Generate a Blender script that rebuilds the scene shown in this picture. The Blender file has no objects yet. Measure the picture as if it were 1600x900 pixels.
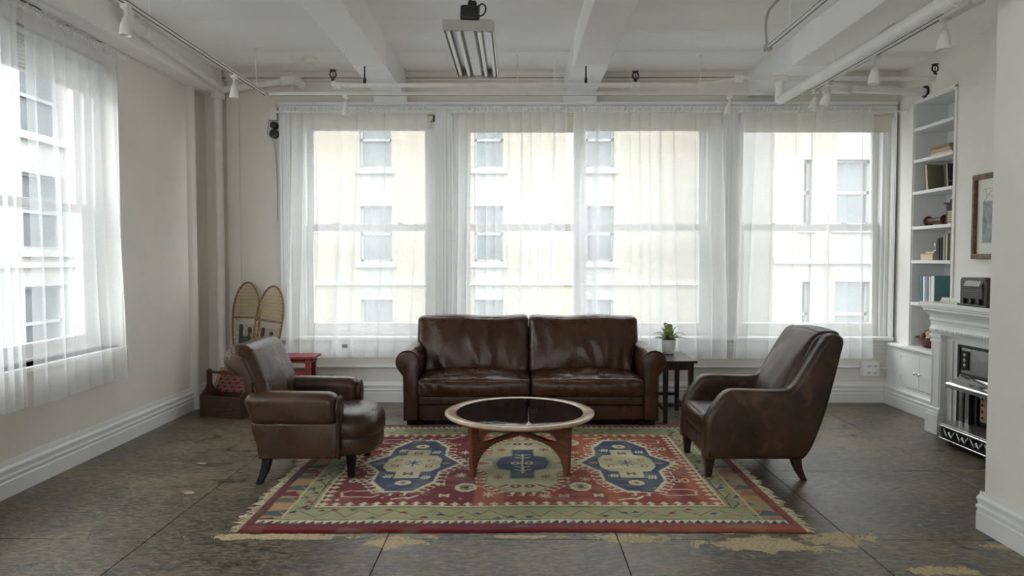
import bpy, bmesh, math, random
import numpy as np
from mathutils import Vector, noise

# ------------------------------------------------------------------ camera, sky, exposure
sc = bpy.context.scene
col = sc.collection
PI = math.pi
cam_data = bpy.data.cameras.new('camera')
cam = bpy.data.objects.new('camera', cam_data)
col.objects.link(cam)
cam.location = (0, 0, 1.5)
cam.rotation_euler = (math.radians(90 - 2.3), 0, math.radians(0.25))
cam_data.sensor_width = 36
cam_data.lens = 36 * 1120 / 1600
cam_data.clip_end = 300
sc.camera = cam

world = bpy.data.worlds.new('overcast_sky')
sc.world = world
world.use_nodes = True
bgn = world.node_tree.nodes['Background']
bgn.inputs['Color'].default_value = (0.95, 0.978, 1.0, 1)
bgn.inputs['Strength'].default_value = 5.2
sc.view_settings.view_transform = 'Standard'
sc.view_settings.look = 'None'
sc.view_settings.gamma = 1
sc.view_settings.exposure = 0.75
sc.cycles.transparent_max_bounces = 24
sc.cycles.max_bounces = 10
sc.cycles.diffuse_bounces = 6
sc.cycles.sample_clamp_indirect = 6


def portal(name, loc, rot, sx, sy):
    d = bpy.data.lights.new(name, 'AREA')
    d.shape = 'RECTANGLE'
    d.size, d.size_y = sx, sy
    d.cycles.is_portal = True
    o = bpy.data.objects.new(name, d)
    col.objects.link(o)
    o.location = loc
    o.rotation_euler = rot
    return o


# portals at the windows and the added rear openings guide the sky light into the room (they emit nothing themselves)
portal('sky_portal', (0.75, 7.72, 1.85), (-PI / 2, 0, 0), 6.5, 2.5)
portal('sky_portal', (-3.45, 3.1, 1.9), (0, -PI / 2, 0), 2.5, 6.0)
portal('sky_portal', (-0.3, -5.12, 1.9), (PI / 2, 0, 0), 5.6, 2.6)


# ------------------------------------------------------------------ materials
def lin(r, g, b):
    f = lambda c: (c / 255 / 12.92) if c / 255 <= 0.04045 else ((c / 255 + 0.055) / 1.055) ** 2.4
    return (f(r), f(g), f(b), 1)


class NT:
    """small wrapper that makes node trees short to write"""
    def __init__(self, name):
        self.m = bpy.data.materials.new(name)
        self.m.use_nodes = True
        self.t = self.m.node_tree
        self.b = self.t.nodes['Principled BSDF']
        self.out = self.t.nodes['Material Output']

    def n(self, typ, **kw):
        nd = self.t.nodes.new(typ)
        for k, v in kw.items():
            if k in nd.bl_rna.properties:
                setattr(nd, k, v)
            else:
                nd.inputs[k.replace('_', ' ')].default_value = v
        return nd

    def l(self, a, b):
        self.t.links.new(a, b)

    def coord(self, scale=(1, 1, 1), kind='Object', rot=(0, 0, 0)):
        tc = self.n('ShaderNodeTexCoord')
        mp = self.n('ShaderNodeMapping')
        mp.inputs['Scale'].default_value = scale
        mp.inputs['Rotation'].default_value = rot
        self.l(tc.outputs[kind], mp.inputs['Vector'])
        return mp.outputs['Vector']

    def noise(self, vec, scale, detail=4, rough=0.55, dist=0.0):
        nd = self.n('ShaderNodeTexNoise')
        nd.inputs['Scale'].default_value = scale
        nd.inputs['Detail'].default_value = detail
        nd.inputs['Roughness'].default_value = rough
        nd.inputs['Distortion'].default_value = dist
        self.l(vec, nd.inputs['Vector'])
        return nd.outputs['Fac']

    def ramp(self, fac, stops):
        nd = self.n('ShaderNodeValToRGB')
        e = nd.color_ramp.elements
        while len(e) < len(stops):
            e.new(0.5)
        for i, (p, c) in enumerate(stops):
            e[i].position = p
            e[i].color = c if len(c) == 4 else (*c, 1)
        self.l(fac, nd.inputs['Fac'])
        return nd.outputs['Color']

    def mix(self, fac, a, b, blend='MIX'):
        nd = self.n('ShaderNodeMix', data_type='RGBA', blend_type=blend)
        for i, v in ((0, fac), (6, a), (7, b)):
            if hasattr(v, 'links'):
                self.l(v, nd.inputs[i])
            else:
                nd.inputs[i].default_value = v
        return nd.outputs[2]

    def math(self, op, a, b=0.0, clamp=False):
        nd = self.n('ShaderNodeMath', operation=op, use_clamp=clamp)
        for i, v in ((0, a), (1, b)):
            if hasattr(v, 'links'):
                self.l(v, nd.inputs[i])
            else:
                nd.inputs[i].default_value = v
        return nd.outputs[0]

    def bump(self, h, strength=0.2, dist=0.01, prev=None):
        nd = self.n('ShaderNodeBump')
        nd.inputs['Strength'].default_value = strength
        nd.inputs['Distance'].default_value = dist
        self.l(h, nd.inputs['Height'])
        if prev is not None:
            self.l(prev, nd.inputs['Normal'])
        return nd.outputs['Normal']

    def base(self, c):
        if hasattr(c, 'links'):
            self.l(c, self.b.inputs['Base Color'])
        else:
            self.b.inputs['Base Color'].default_value = c

    def setp(self, **kw):
        for k, v in kw.items():
            k = k.replace('_', ' ')
            if hasattr(v, 'links'):
                self.l(v, self.b.inputs[k])
            else:
                self.b.inputs[k].default_value = v
        return self


def simple(name, c, rough=0.5, metal=0.0, var=0.12, scale=6, bump=0.0, bscale=60, spec=0.5, stretch=(1, 1, 1)):
    t = NT(name)
    v = t.coord(stretch)
    a = tuple(x * (1 - var) for x in c[:3]) + (1,)
    b = tuple(min(1, x * (1 + var)) for x in c[:3]) + (1,)
    t.base(t.ramp(t.noise(v, scale), [(0.3, a), (0.7, b)]))
    t.setp(Roughness=rough, Metallic=metal, Specular_IOR_Level=spec)
    if bump:
        t.l(t.bump(t.noise(v, bscale), bump, 0.01), t.b.inputs['Normal'])
    return t.m


def leather(name, dark, light, wear, rough=0.36, wr=0.5, wamt=0.45):
    t = NT(name)
    v = t.coord()
    n1 = t.noise(v, 3.2, 5, 0.6, 0.4)
    c = t.ramp(n1, [(0.3, dark), (0.72, light)])
    n2 = t.noise(v, 7, 3, 0.6, 0.3)
    c = t.mix(t.ramp(n2, [(0.54, (0, 0, 0)), (0.80, (wamt,) * 3)]), c, wear)
    t.base(c)
    t.l(t.ramp(n2, [(0.3, (rough - 0.06,) * 3), (0.7, (rough + 0.14,) * 3)]), t.b.inputs['Roughness'])
    t.setp(Specular_IOR_Level=0.42)
    vor = t.n('ShaderNodeTexVoronoi', feature='DISTANCE_TO_EDGE')
    vor.inputs['Scale'].default_value = 160
    t.l(v, vor.inputs['Vector'])
    b1 = t.bump(vor.outputs['Distance'], 0.12, 0.004)
    v2 = t.coord((1, 1, 0.45), rot=(0.3, 0.4, 0.2))
    b2 = t.bump(t.noise(v2, 22, 3, 0.6, 1.6), wr, 0.006, b1)
    t.l(b2, t.b.inputs['Normal'])
    return t.m


def wood(name, dark, light, rough=0.4, stretch=(1, 1, 12), scale=5):
    t = NT(name)
    v = t.coord(stretch)
    n1 = t.noise(v, scale, 6, 0.6, 0.6)
    t.base(t.ramp(n1, [(0.32, dark), (0.68, light)]))
    t.setp(Roughness=rough)
    t.l(t.bump(n1, 0.08, 0.004), t.b.inputs['Normal'])
    return t.m


def plaster(name, c, var=0.05, rough=0.75, bump=0.15):
    t = NT(name)
    v = t.coord()
    a = tuple(x * (1 - var) for x in c[:3]) + (1,)
    b = tuple(min(1, x * (1 + var)) for x in c[:3]) + (1,)
    t.base(t.ramp(t.noise(v, 1.4, 6, 0.6), [(0.3, a), (0.7, b)]))
    t.setp(Roughness=rough, Specular_IOR_Level=0.3)
    h = t.math('ADD', t.noise(v, 5, 4), t.math('MULTIPLY', t.noise(v, 70, 3), 0.25))
    t.l(t.bump(h, bump, 0.02), t.b.inputs['Normal'])
    return t.m


def sheer(name, clear=0.54):
    t = NT(name)
    v = t.coord()
    tr = t.n('ShaderNodeBsdfTransparent')
    di = t.n('ShaderNodeBsdfDiffuse')
    tl = t.n('ShaderNodeBsdfTranslucent')
    di.inputs['Color'].default_value = (0.97, 0.97, 0.98, 1)
    tl.inputs['Color'].default_value = (0.88, 0.888, 0.905, 1)
    m1 = t.n('ShaderNodeMixShader')
    m1.inputs[0].default_value = 0.5
    t.l(di.outputs[0], m1.inputs[1])
    t.l(tl.outputs[0], m1.inputs[2])
    m2 = t.n('ShaderNodeMixShader')
    f = t.ramp(t.noise(v, 260, 2), [(0.3, (1 - clear - 0.06,) * 3), (0.7, (1 - clear + 0.06,) * 3)])
    t.l(f, m2.inputs[0])
    t.l(tr.outputs[0], m2.inputs[1])
    t.l(m1.outputs[0], m2.inputs[2])
    t.l(m2.outputs[0], t.out.inputs['Surface'])
    t.t.nodes.remove(t.b)
    return t.m


def glass_pane(name, tint=(0.97, 0.985, 0.98, 1)):
    t = NT(name)
    tr = t.n('ShaderNodeBsdfTransparent')
    tr.inputs['Color'].default_value = tint
    gl = t.n('ShaderNodeBsdfGlossy')
    gl.inputs['Roughness'].default_value = 0.02
    fr = t.n('ShaderNodeFresnel')
    fr.inputs['IOR'].default_value = 1.45
    m = t.n('ShaderNodeMixShader')
    ge = t.n('ShaderNodeNewGeometry')
    t.l(t.math('MULTIPLY', fr.outputs[0], t.math('SUBTRACT', 1.0, ge.outputs['Backfacing'])), m.inputs[0])
    t.l(tr.outputs[0], m.inputs[1])
    t.l(gl.outputs[0], m.inputs[2])
    t.l(m.outputs[0], t.out.inputs['Surface'])
    t.t.nodes.remove(t.b)
    return t.m


def floor_material():
    t = NT('worn_painted_hardboard')
    tc = t.n('ShaderNodeTexCoord')
    v = tc.outputs['Object']
    big = t.noise(v, 1.3, 6, 0.65, 0.5)
    c = t.ramp(big, [(0.36, lin(40, 38, 36)), (0.5, lin(70, 65, 58)), (0.64, lin(112, 102, 84))])
    # brushed scuffs, stretched mainly across the room
    mp = t.n('ShaderNodeMapping')
    mp.inputs['Scale'].default_value = (0.9, 2.3, 1)
    mp.inputs['Rotation'].default_value = (0, 0, 0.3)
    t.l(v, mp.inputs['Vector'])
    scuff = t.noise(mp.outputs['Vector'], 3.4, 9, 0.72, 1.1)
    c = t.mix(t.ramp(scuff, [(0.46, (0, 0, 0)), (0.68, (0.85, 0.85, 0.85))]), c, lin(128, 113, 90))
    c = t.mix(t.ramp(scuff, [(0.36, (0.85, 0.85, 0.85)), (0.47, (0, 0, 0))]), c, lin(30, 28, 27))
    fine = t.noise(mp.outputs['Vector'], 19, 8, 0.82, 0.5)
    c = t.mix(t.ramp(fine, [(0.48, (0, 0, 0)), (0.68, (0.9, 0.9, 0.9))]), c, lin(156, 142, 116))
    c = t.mix(t.ramp(fine, [(0.34, (0.9, 0.9, 0.9)), (0.52, (0, 0, 0))]), c, lin(24, 23, 22))
    # bare fibre patches where the painted face has torn off, along the joints before the rug
    sep = t.n('ShaderNodeSeparateXYZ')
    t.l(v, sep.inputs[0])
    X, Y = sep.outputs[0], sep.outputs[1]

    def blob(cx, cy, rx, ry):
        dx = t.math('DIVIDE', t.math('SUBTRACT', X, cx), rx)
        dy = t.math('DIVIDE', t.math('SUBTRACT', Y, cy), ry)
        d = t.math('SQRT', t.math('ADD', t.math('MULTIPLY', dx, dx), t.math('MULTIPLY', dy, dy)))
        return t.math('SUBTRACT', 1.0, d)
    m = None
    for args in ((-1.25, 3.815, 0.62, 0.055), (-0.64, 3.75, 0.24, 0.12), (0.05, 3.82, 0.25, 0.03), (0.64, 3.8, 0.30, 0.085),
                 (1.30, 3.72, 0.42, 0.15), (1.72, 3.79, 0.26, 0.14), (2.05, 3.4, 0.2, 0.07), (2.55, 3.7, 0.18, 0.06),
                 (-0.28, 3.14, 0.2, 0.06), (-2.1, 4.55, 0.05, 0.03), (-2.3, 5.2, 0.05, 0.02)):
        b = blob(*args)
        m = b if m is None else t.math('MAXIMUM', m, b)
    rag = t.noise(v, 9, 7, 0.7, 0.8)
    m = t.math('ADD', m, t.math('MULTIPLY', t.math('SUBTRACT', rag, 0.5), 3.2))
    mask = t.ramp(m, [(0.30, (0, 0, 0)), (0.36, (1, 1, 1))])
    fib = t.ramp(t.noise(v, 60, 5, 0.7), [(0.3, lin(150, 130, 98)), (0.65, lin(206, 188, 154))])
    c = t.mix(mask, c, fib)
    t.base(c)
    r = t.ramp(scuff, [(0.35, (0.26,) * 3), (0.65, (0.46,) * 3)])
    r = t.mix(mask, r, (0.85, 0.85, 0.85, 1))
    t.l(r, t.b.inputs['Roughness'])
    t.setp(Specular_IOR_Level=0.5)
    b = t.bump(fine, 0.18, 0.006)
    b = t.bump(scuff, 0.16, 0.01, b)
    t.l(b, t.b.inputs['Normal'])
    return t.m


def brick_material(name, c1, c2, mortar):
    t = NT(name)
    v = t.coord(rot=(PI / 2, 0, 0))
    br = t.n('ShaderNodeTexBrick')
    br.inputs['Color1'].default_value = c1
    br.inputs['Color2'].default_value = c2
    br.inputs['Mortar'].default_value = mortar
    br.inputs['Scale'].default_value = 2.2
    br.inputs['Mortar Size'].default_value = 0.012
    t.l(v, br.inputs['Vector'])
    t.base(br.outputs['Color'])
    t.setp(Roughness=0.85)
    return t.m


M = {}
M['wall'] = plaster('warm_white_plaster', lin(226, 222, 214))
M['wall_right'] = plaster('white_plaster', lin(232, 229, 222))
M['ceil'] = plaster('white_ceiling_paint', lin(242, 241, 237), 0.03)
M['trim'] = simple('white_gloss_paint', lin(232, 232, 230), 0.32, var=0.03, scale=3, bump=0.04, bscale=14)
M['shelf'] = simple('cool_white_shelf_paint', lin(224, 224, 223), 0.4, var=0.03)
M['white_metal'] = simple('white_enamel', lin(228, 227, 221), 0.35, var=0.05, scale=12, bump=0.05)
M['pipe'] = simple('white_painted_pipe', lin(224, 223, 217), 0.4, var=0.06, scale=9, bump=0.08, bscale=22)
M['wrap'] = simple('white_cloth_wrap', lin(226, 224, 216), 0.8, var=0.08, scale=20, bump=0.4, bscale=60)
M['black'] = simple('black_plastic', lin(20, 20, 21), 0.4, var=0.2)
M['iron'] = simple('black_iron', lin(26, 25, 25), 0.5, var=0.25, bump=0.1)
M['floor'] = floor_material()
M['gap'] = simple('dark_joint', lin(24, 22, 20), 0.9)
M['sofa'] = leather('chocolate_leather', lin(50, 29, 18), lin(74, 45, 28), lin(92, 60, 40), 0.25, 0.30)
M['club'] = leather('brown_club_leather', lin(50, 34, 24), lin(76, 52, 37), lin(104, 78, 58), 0.28, 0.04, 0.3)
M['wing'] = leather('dark_distressed_leather', lin(28, 19, 13), lin(74, 50, 34), lin(116, 86, 60), 0.33, 0.16, 0.6)
M['welt'] = simple('dark_leather_welt', lin(34, 22, 16), 0.4, var=0.2)
M['legs'] = wood('ebonised_wood', lin(14, 11, 10), lin(26, 20, 17), 0.5)
M['legs'].node_tree.nodes['Principled BSDF'].inputs['Specular IOR Level'].default_value = 0.15
M['leg_brown'] = wood('dark_brown_wood', lin(30, 19, 14), lin(54, 36, 27), 0.35)
M['walnut'] = wood('walnut', lin(78, 45, 25), lin(122, 76, 46), 0.32, (1, 1, 8), 5)
M['rim'] = wood('walnut_painted_sheen', lin(172, 146, 122), lin(208, 184, 160), 0.2, (3, 3, 1), 3)  # wood lightened to stand in for window light reflected off the rim
M['table_glass'] = simple('smoked_black_glass', lin(20, 20, 22), 0.025, var=0.02, spec=1.0)
M['dark_table'] = wood('dark_stained_oak', lin(34, 23, 18), lin(68, 47, 36), 0.28, (10, 1, 1), 4)
M['red'] = wood('red_painted_wood', lin(110, 24, 30), lin(150, 38, 44), 0.4, (4, 1, 1), 4)
M['ash'] = wood('bent_ash', lin(96, 68, 42), lin(146, 110, 70), 0.5, (3, 3, 3), 6)
M['rawhide'] = simple('rawhide_lacing', lin(186, 160, 112), 0.6, var=0.2, scale=20)
M['crate'] = wood('stained_caddy_wood', lin(44, 27, 19), lin(84, 54, 36), 0.55, (2, 2, 6), 9)
M['gold'] = simple('yellow_wood_edge', lin(176, 130, 58), 0.45, var=0.15)
M['board_red'] = simple('faded_red_square', lin(166, 62, 68), 0.55)
M['board_black'] = simple('faded_black_square', lin(58, 60, 56), 0.55)
M['board_line'] = simple('cream_board_line', lin(190, 170, 150), 0.6)
M['sheer'] = sheer('white_sheer_voile')
M['hem'] = sheer('white_voile_hem', 0.45)
M['glass'] = glass_pane('window_glass')
M['shade'] = simple('cream_roller_cloth', lin(222, 217, 200), 0.8, var=0.03)
M['slat'] = simple('white_blind_slat', lin(226, 226, 222), 0.5, var=0.03)
M['pot'] = simple('white_ceramic', lin(226, 226, 222), 0.25, var=0.03)
M['soil'] = simple('potting_soil', lin(40, 30, 22), 0.95, bump=0.5)
M['fern'] = simple('fern_green', lin(78, 104, 46), 0.5, var=0.35, scale=14)
M['fern2'] = simple('pale_fern_green', lin(116, 136, 66), 0.5, var=0.3, scale=14)
M['steel'] = simple('brushed_steel', lin(176, 176, 174), 0.3, 1.0, 0.08, 8, 0.05, 60, stretch=(1, 8, 1))
M['chrome'] = simple('bright_chrome', lin(214, 214, 212), 0.14, 1.0, 0.04)
M['reflector'] = simple('aluminium_reflector', lin(196, 197, 196), 0.35, 0.7, 0.06)
M['tube'] = simple('unlit_tube_glass', lin(236, 236, 232), 0.2, var=0.02)
M['grey_metal'] = simple('grey_enamel', lin(168, 165, 156), 0.45, var=0.06)
M['fire_clay'] = simple('cream_fireclay', lin(178, 150, 112), 0.8, var=0.3, scale=20, bump=0.5)
M['soot'] = simple('sooty_black', lin(17, 16, 15), 0.8, var=0.3)
M['stone'] = simple('pale_limestone', (0.34, 0.336, 0.325, 1), 0.8, var=0.06)
M['brick'] = brick_material('cream_brick', (0.285, 0.255, 0.20, 1), (0.325, 0.30, 0.25, 1), (0.31, 0.29, 0.255, 1))
M['brick2'] = brick_material('tan_brick', (0.26, 0.24, 0.20, 1), (0.29, 0.27, 0.235, 1), (0.28, 0.265, 0.235, 1))
M['far_glass'] = simple('far_window_glass', (0.115, 0.13, 0.14, 1), 0.15, var=0.25, scale=0.6)
M['far_frame'] = simple('far_window_frame', (0.28, 0.29, 0.30, 1), 0.6)
M['asphalt'] = simple('street_asphalt', (0.09, 0.09, 0.09, 1), 0.9)
M['paper'] = simple('cream_paper_edges', lin(206, 190, 158), 0.8, var=0.1, scale=40, stretch=(1, 1, 12))
M['mat_board'] = simple('white_picture_mount', lin(226, 224, 214), 0.7, var=0.03)
M['frame_wood'] = wood('brown_gilt_frame', lin(66, 47, 30), lin(122, 94, 60), 0.4, (3, 3, 3), 6)
M['bowl'] = wood('turned_brown_wood', lin(70, 40, 28), lin(110, 68, 48), 0.4, (2, 2, 8), 6)
M['bakelite'] = simple('dark_bakelite', lin(58, 48, 45), 0.28, var=0.2, scale=10)
M['bakelite_dark'] = simple('black_bakelite', lin(22, 18, 17), 0.3, var=0.2)
M['spool'] = wood('reddish_spool_wood', lin(62, 30, 20), lin(98, 54, 36), 0.4, (3, 3, 3), 8)
M['fringe'] = simple('cream_wool_fringe', lin(196, 184, 156), 0.9, var=0.15, scale=30)


def cover(r, g, b):
    k = 'cover_%d_%d_%d' % (r, g, b)
    if k not in M:
        M[k] = simple('book_cloth_%d' % len(M), lin(r, g, b), 0.6, var=0.08, scale=20, bump=0.08, bscale=200)
    return M[k]


# ------------------------------------------------------------------ mesh helpers
ORG = {}


def tag(o, label=None, cat=None, group=None, kind=None):
    for k, v in (('label', label), ('category', cat), ('group', group), ('kind', kind)):
        if v:
            o[k] = v
    return o


def thing(name, loc, label, cat, group=None):
    o = bpy.data.objects.new(name, None)
    o.empty_display_size = 0.1
    col.objects.link(o)
    o.location = loc
    ORG[o.name] = Vector(loc)
    return tag(o, label, cat, group)


class MB:
    def __init__(self):
        self.v, self.f = [], []

    def add(self, vs, fs):
        n = len(self.v)
        self.v += [tuple(p) for p in vs]
        self.f += [tuple(i + n for i in f) for f in fs]
        return self

    def box(self, x0, x1, y0, y1, z0, z1):
        x0, x1 = min(x0, x1), max(x0, x1)
        y0, y1 = min(y0, y1), max(y0, y1)
        z0, z1 = min(z0, z1), max(z0, z1)
        vs = [(x0, y0, z0), (x1, y0, z0), (x1, y1, z0), (x0, y1, z0), (x0, y0, z1), (x1, y0, z1), (x1, y1, z1), (x0, y1, z1)]
        return self.add(vs, [(0, 3, 2, 1), (4, 5, 6, 7), (0, 1, 5, 4), (1, 2, 6, 5), (2, 3, 7, 6), (3, 0, 4, 7)])

    def tube(self, pts, r, seg=10, cap=True, closed=False):
        P = [Vector(p) for p in pts]
        n = len(P)
        rad = r if hasattr(r, '__len__') else [r] * n
        base = len(self.v)
        up = None
        for i in range(n):
            if closed:
                d = P[(i + 1) % n] - P[i - 1]
            else:
                d = P[min(i + 1, n - 1)] - P[max(i - 1, 0)]
            d = d.normalized() if d.length > 1e-9 else Vector((0, 0, 1))
            if up is None:
                up = Vector((0, 0, 1)) if abs(d.z) < 0.9 else Vector((1, 0, 0))
            a = d.cross(up)
            if a.length < 1e-6:
                a = d.cross(Vector((0, 1, 0)))
            a.normalize()
            b = a.cross(d).normalized()
            up = b
            for k in range(seg):
                t = 2 * PI * k / seg
                self.v.append(tuple(P[i] + (a * math.cos(t) + b * math.sin(t)) * rad[i]))
        rng = n if closed else n - 1
        for i in range(rng):
            j = (i + 1) % n
            for k in range(seg):
                k2 = (k + 1) % seg
                self.f.append((base + i * seg + k, base + i * seg + k2, base + j * seg + k2, base + j * seg + k))
        if cap and not closed:
            self.f.append(tuple(base + k for k in range(seg))[::-1])
            self.f.append(tuple(base + (n - 1) * seg + k for k in range(seg)))
        return self

    def lathe(self, prof, c=(0, 0, 0), axis='z', seg=24):
        """prof: list of (radius, height)"""
        base = len(self.v)
        n = len(prof)
        for r, h in prof:
            for k in range(seg):
                t = 2 * PI * k / seg
                x, y = r * math.cos(t), r * math.sin(t)
                p = (x, y, h) if axis == 'z' else ((h, x, y) if axis == 'x' else (y, h, x))
                self.v.append((p[0] + c[0], p[1] + c[1], p[2] + c[2]))
        for i in range(n - 1):
            for k in range(seg):
                k2 = (k + 1) % seg
                self.f.append((base + i * seg + k, base + i * seg + k2, base + (i + 1) * seg + k2, base + (i + 1) * seg + k))
        self.f.append(tuple(base + k for k in range(seg))[::-1])
        self.f.append(tuple(base + (n - 1) * seg + k for k in range(seg)))
        return self

    def prism(self, poly, lo, hi, axis='y'):
        """poly in the two other axes: y -> (x, z), x -> (y, z), z -> (x, y)"""
        def P(a, b, h):
            return (a, h, b) if axis == 'y' else ((h, a, b) if axis == 'x' else (a, b, h))
        n = len(poly)
        vs = [P(a, b, lo) for a, b in poly] + [P(a, b, hi) for a, b in poly]
        fs = [tuple(range(n)), tuple(range(2 * n - 1, n - 1, -1))]
        fs += [(i, (i + 1) % n, n + (i + 1) % n, n + i) for i in range(n)]
        return self.add(vs, fs)

    def puff(self, poly, lo, hi, r, axis='y', steps=4, medial=None):
        """prism whose two end faces are rounded over with radius r (and domed)"""
        def P(a, b, h):
            return (a, h, b) if axis == 'y' else ((h, a, b) if axis == 'x' else (a, b, h))
        n = len(poly)
        pts = [Vector(p) for p in poly]
        area = sum(pts[i].x * pts[(i + 1) % n].y - pts[(i + 1) % n].x * pts[i].y for i in range(n))
        sg = 1 if area > 0 else -1
        nor = []
        for i in range(n):
            e1 = (pts[i] - pts[i - 1]).normalized()
            e2 = (pts[(i + 1) % n] - pts[i]).normalized()
            t = (e1 + e2)
            t = t.normalized() if t.length > 1e-6 else e1
            nn = Vector((t.y, -t.x)) * sg
            c = max(0.5, nn.dot(Vector((e1.y, -e1.x)) * sg))
            nor.append(nn / c)
        rings = []
        for k in range(steps + 1):
            a = PI / 2 * k / steps
            rings.append((r * (1 - math.sin(a)), lo + r * (1 - math.cos(a))))
        for k in range(steps, -1, -1):
            a = PI / 2 * k / steps
            rings.append((r * (1 - math.sin(a)), hi - r * (1 - math.cos(a))))
        vs = []
        if medial:
            # inset towards a centre line instead of along the normals (safe where the section is thin)
            med = [Vector(q) for q in medial]
            tgt = []
            for p in pts:
                best = None
                for q0, q1 in zip(med[:-1], med[1:]):
                    e = q1 - q0
                    s = max(0.0, min(1.0, (p - q0).dot(e) / e.dot(e)))
                    q = q0 + e * s
                    if best is None or (q - p).length < (best - p).length:
                        best = q
                tgt.append(best - p)
        for ins, h in rings:
            if medial:
                vs += [P(*(pts[i] + tgt[i].normalized() * min(ins, 0.86 * tgt[i].length)), h) for i in range(n)]
            else:
                vs += [P(*(pts[i] - nor[i] * ins), h) for i in range(n)]
        fs = []
        m = len(rings)
        for j in range(m - 1):
            for i in range(n):
                i2 = (i + 1) % n
                fs.append((j * n + i, j * n + i2, (j + 1) * n + i2, (j + 1) * n + i))
        if medial:
            # close each end along the centre line
            for j0, h in ((0, lo), (m - 1, hi)):
                b0 = len(vs)
                vs += [P(*(pts[i] + tgt[i]), h) for i in range(n)]
                for i in range(n):
                    i2 = (i + 1) % n
                    q = (j0 * n + i, b0 + i, b0 + i2, j0 * n + i2)
                    fs.append(q if j0 == 0 else q[::-1])
        else:
            fs.append(tuple(range(n))[::-1])
            fs.append(tuple((m - 1) * n + i for i in range(n)))
        return self.add(vs, fs)

    def cushion(self, c, size, r, seg=(10, 10, 5), bulge=(0, 0, 0), fn=None, rz=0):
        h = [s / 2 for s in size]

        def samples(i):
            core = h[i] - r
            s = [-h[i], -h[i] + 0.12 * r, -h[i] + 0.4 * r, -h[i] + 0.7 * r]
            s += list(np.linspace(-core, core, seg[i] + 1))
            return s + [-q for q in s[3::-1]]
        S = [samples(i) for i in range(3)]
        idx, vs, fs = {}, [], []

        def vert(p):
            key = tuple(round(q, 6) for q in p)
            if key in idx:
                return idx[key]
            q = [max(-(h[i] - r), min(h[i] - r, p[i])) for i in range(3)]
            d = Vector([p[i] - q[i] for i in range(3)])
            if d.length > 1e-9:
                d = d.normalized() * r
            w = [q[i] + d[i] for i in range(3)]
            u = [p[i] / h[i] for i in range(3)]
            for i in range(3):
                if bulge[i]:
                    j, k = (i + 1) % 3, (i + 2) % 3
                    w[i] += bulge[i] * (1 - abs(u[j]) ** 2.2) * (1 - abs(u[k]) ** 2.2) * u[i]
            w = Vector(w)
            if fn:
                w = fn(w, u, d)
            if rz:
                w = Vector((w.x * math.cos(rz) - w.y * math.sin(rz), w.x * math.sin(rz) + w.y * math.cos(rz), w.z))
            vs.append((w.x + c[0], w.y + c[1], w.z + c[2]))
            idx[key] = len(vs) - 1
            return idx[key]
        for ax in range(3):
            a, b = (ax + 1) % 3, (ax + 2) % 3
            for sgn in (-1, 1):
                for i in range(len(S[a]) - 1):
                    for j in range(len(S[b]) - 1):
                        q = []
                        for (ii, jj) in ((i, j), (i + 1, j), (i + 1, j + 1), (i, j + 1)):
                            p = [0, 0, 0]
                            p[ax], p[a], p[b] = sgn * h[ax], S[a][ii], S[b][jj]
                            q.append(vert(p))
                        fs.append(tuple(q) if sgn > 0 else tuple(q[::-1]))
        return self.add(vs, fs)

    def build(self, name, mat, parent=None, bevel=0.0, smooth=False, label=None, kind=None, fixn=False, seg=2):
        me = bpy.data.meshes.new(name)
        L = ORG.get(parent.name, Vector((0, 0, 0))) if parent else Vector((0, 0, 0))
        me.from_pydata([(p[0] - L.x, p[1] - L.y, p[2] - L.z) for p in self.v], [], self.f)
        if fixn:
            bm = bmesh.new()
            bm.from_mesh(me)
            bmesh.ops.recalc_face_normals(bm, faces=bm.faces)
            bm.to_mesh(me)
            bm.free()
        me.materials.append(mat)
        o = bpy.data.objects.new(name, me)
        col.objects.link(o)
        if parent:
            o.parent = parent
            ORG[o.name] = L
        if smooth or bevel:
            me.polygons.foreach_set('use_smooth', [True] * len(me.polygons))
        if bevel:
            md = o.modifiers.new('bevel', 'BEVEL')
            md.width = bevel
            md.segments = seg
            md.limit_method = 'ANGLE'
            md.angle_limit = math.radians(38)
            md.harden_normals = True
        if smooth == 'edges':
            bm = bmesh.new()
            bm.from_mesh(me)
            for e in bm.edges:
                if len(e.link_faces) == 2 and e.calc_face_angle(0) > math.radians(40):
                    e.smooth = False
            bm.to_mesh(me)
            bm.free()
        return tag(o, label, None, None, kind)


def struct(mb, name, mat, parent=None, **kw):
    return mb.build(name, mat, parent, kind='structure', **kw)


def copy_tree(o, parent=None):
    c = o.copy()
    col.objects.link(c)
    if parent:
        c.parent = parent
    for ch in list(o.children):
        copy_tree(ch, c)
    return c


def arc(cx, cy, r, a0, a1, n):
    return [(cx + r * math.cos(math.radians(a0 + (a1 - a0) * i / n)), cy + r * math.sin(math.radians(a0 + (a1 - a0) * i / n))) for i in range(n + 1)]


def bez(pts, n=24):
    """Catmull-Rom through the points"""
    P = [Vector(p) for p in pts]
    out = []
    m = len(P) - 1
    for i in range(m):
        p0, p1, p2, p3 = P[max(i - 1, 0)], P[i], P[i + 1], P[min(i + 2, m)]
        k = max(2, n // m)
        for j in range(k):
            t = j / k
            out.append(tuple(0.5 * ((2 * p1) + (p2 - p0) * t + (2 * p0 - 5 * p1 + 4 * p2 - p3) * t * t + (3 * p1 - p0 - 3 * p2 + p3) * t ** 3)))
    out.append(tuple(P[-1]))
    return out


def nz(x, y, z=0.0):
    return noise.noise(Vector((x, y, z)))


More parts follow.
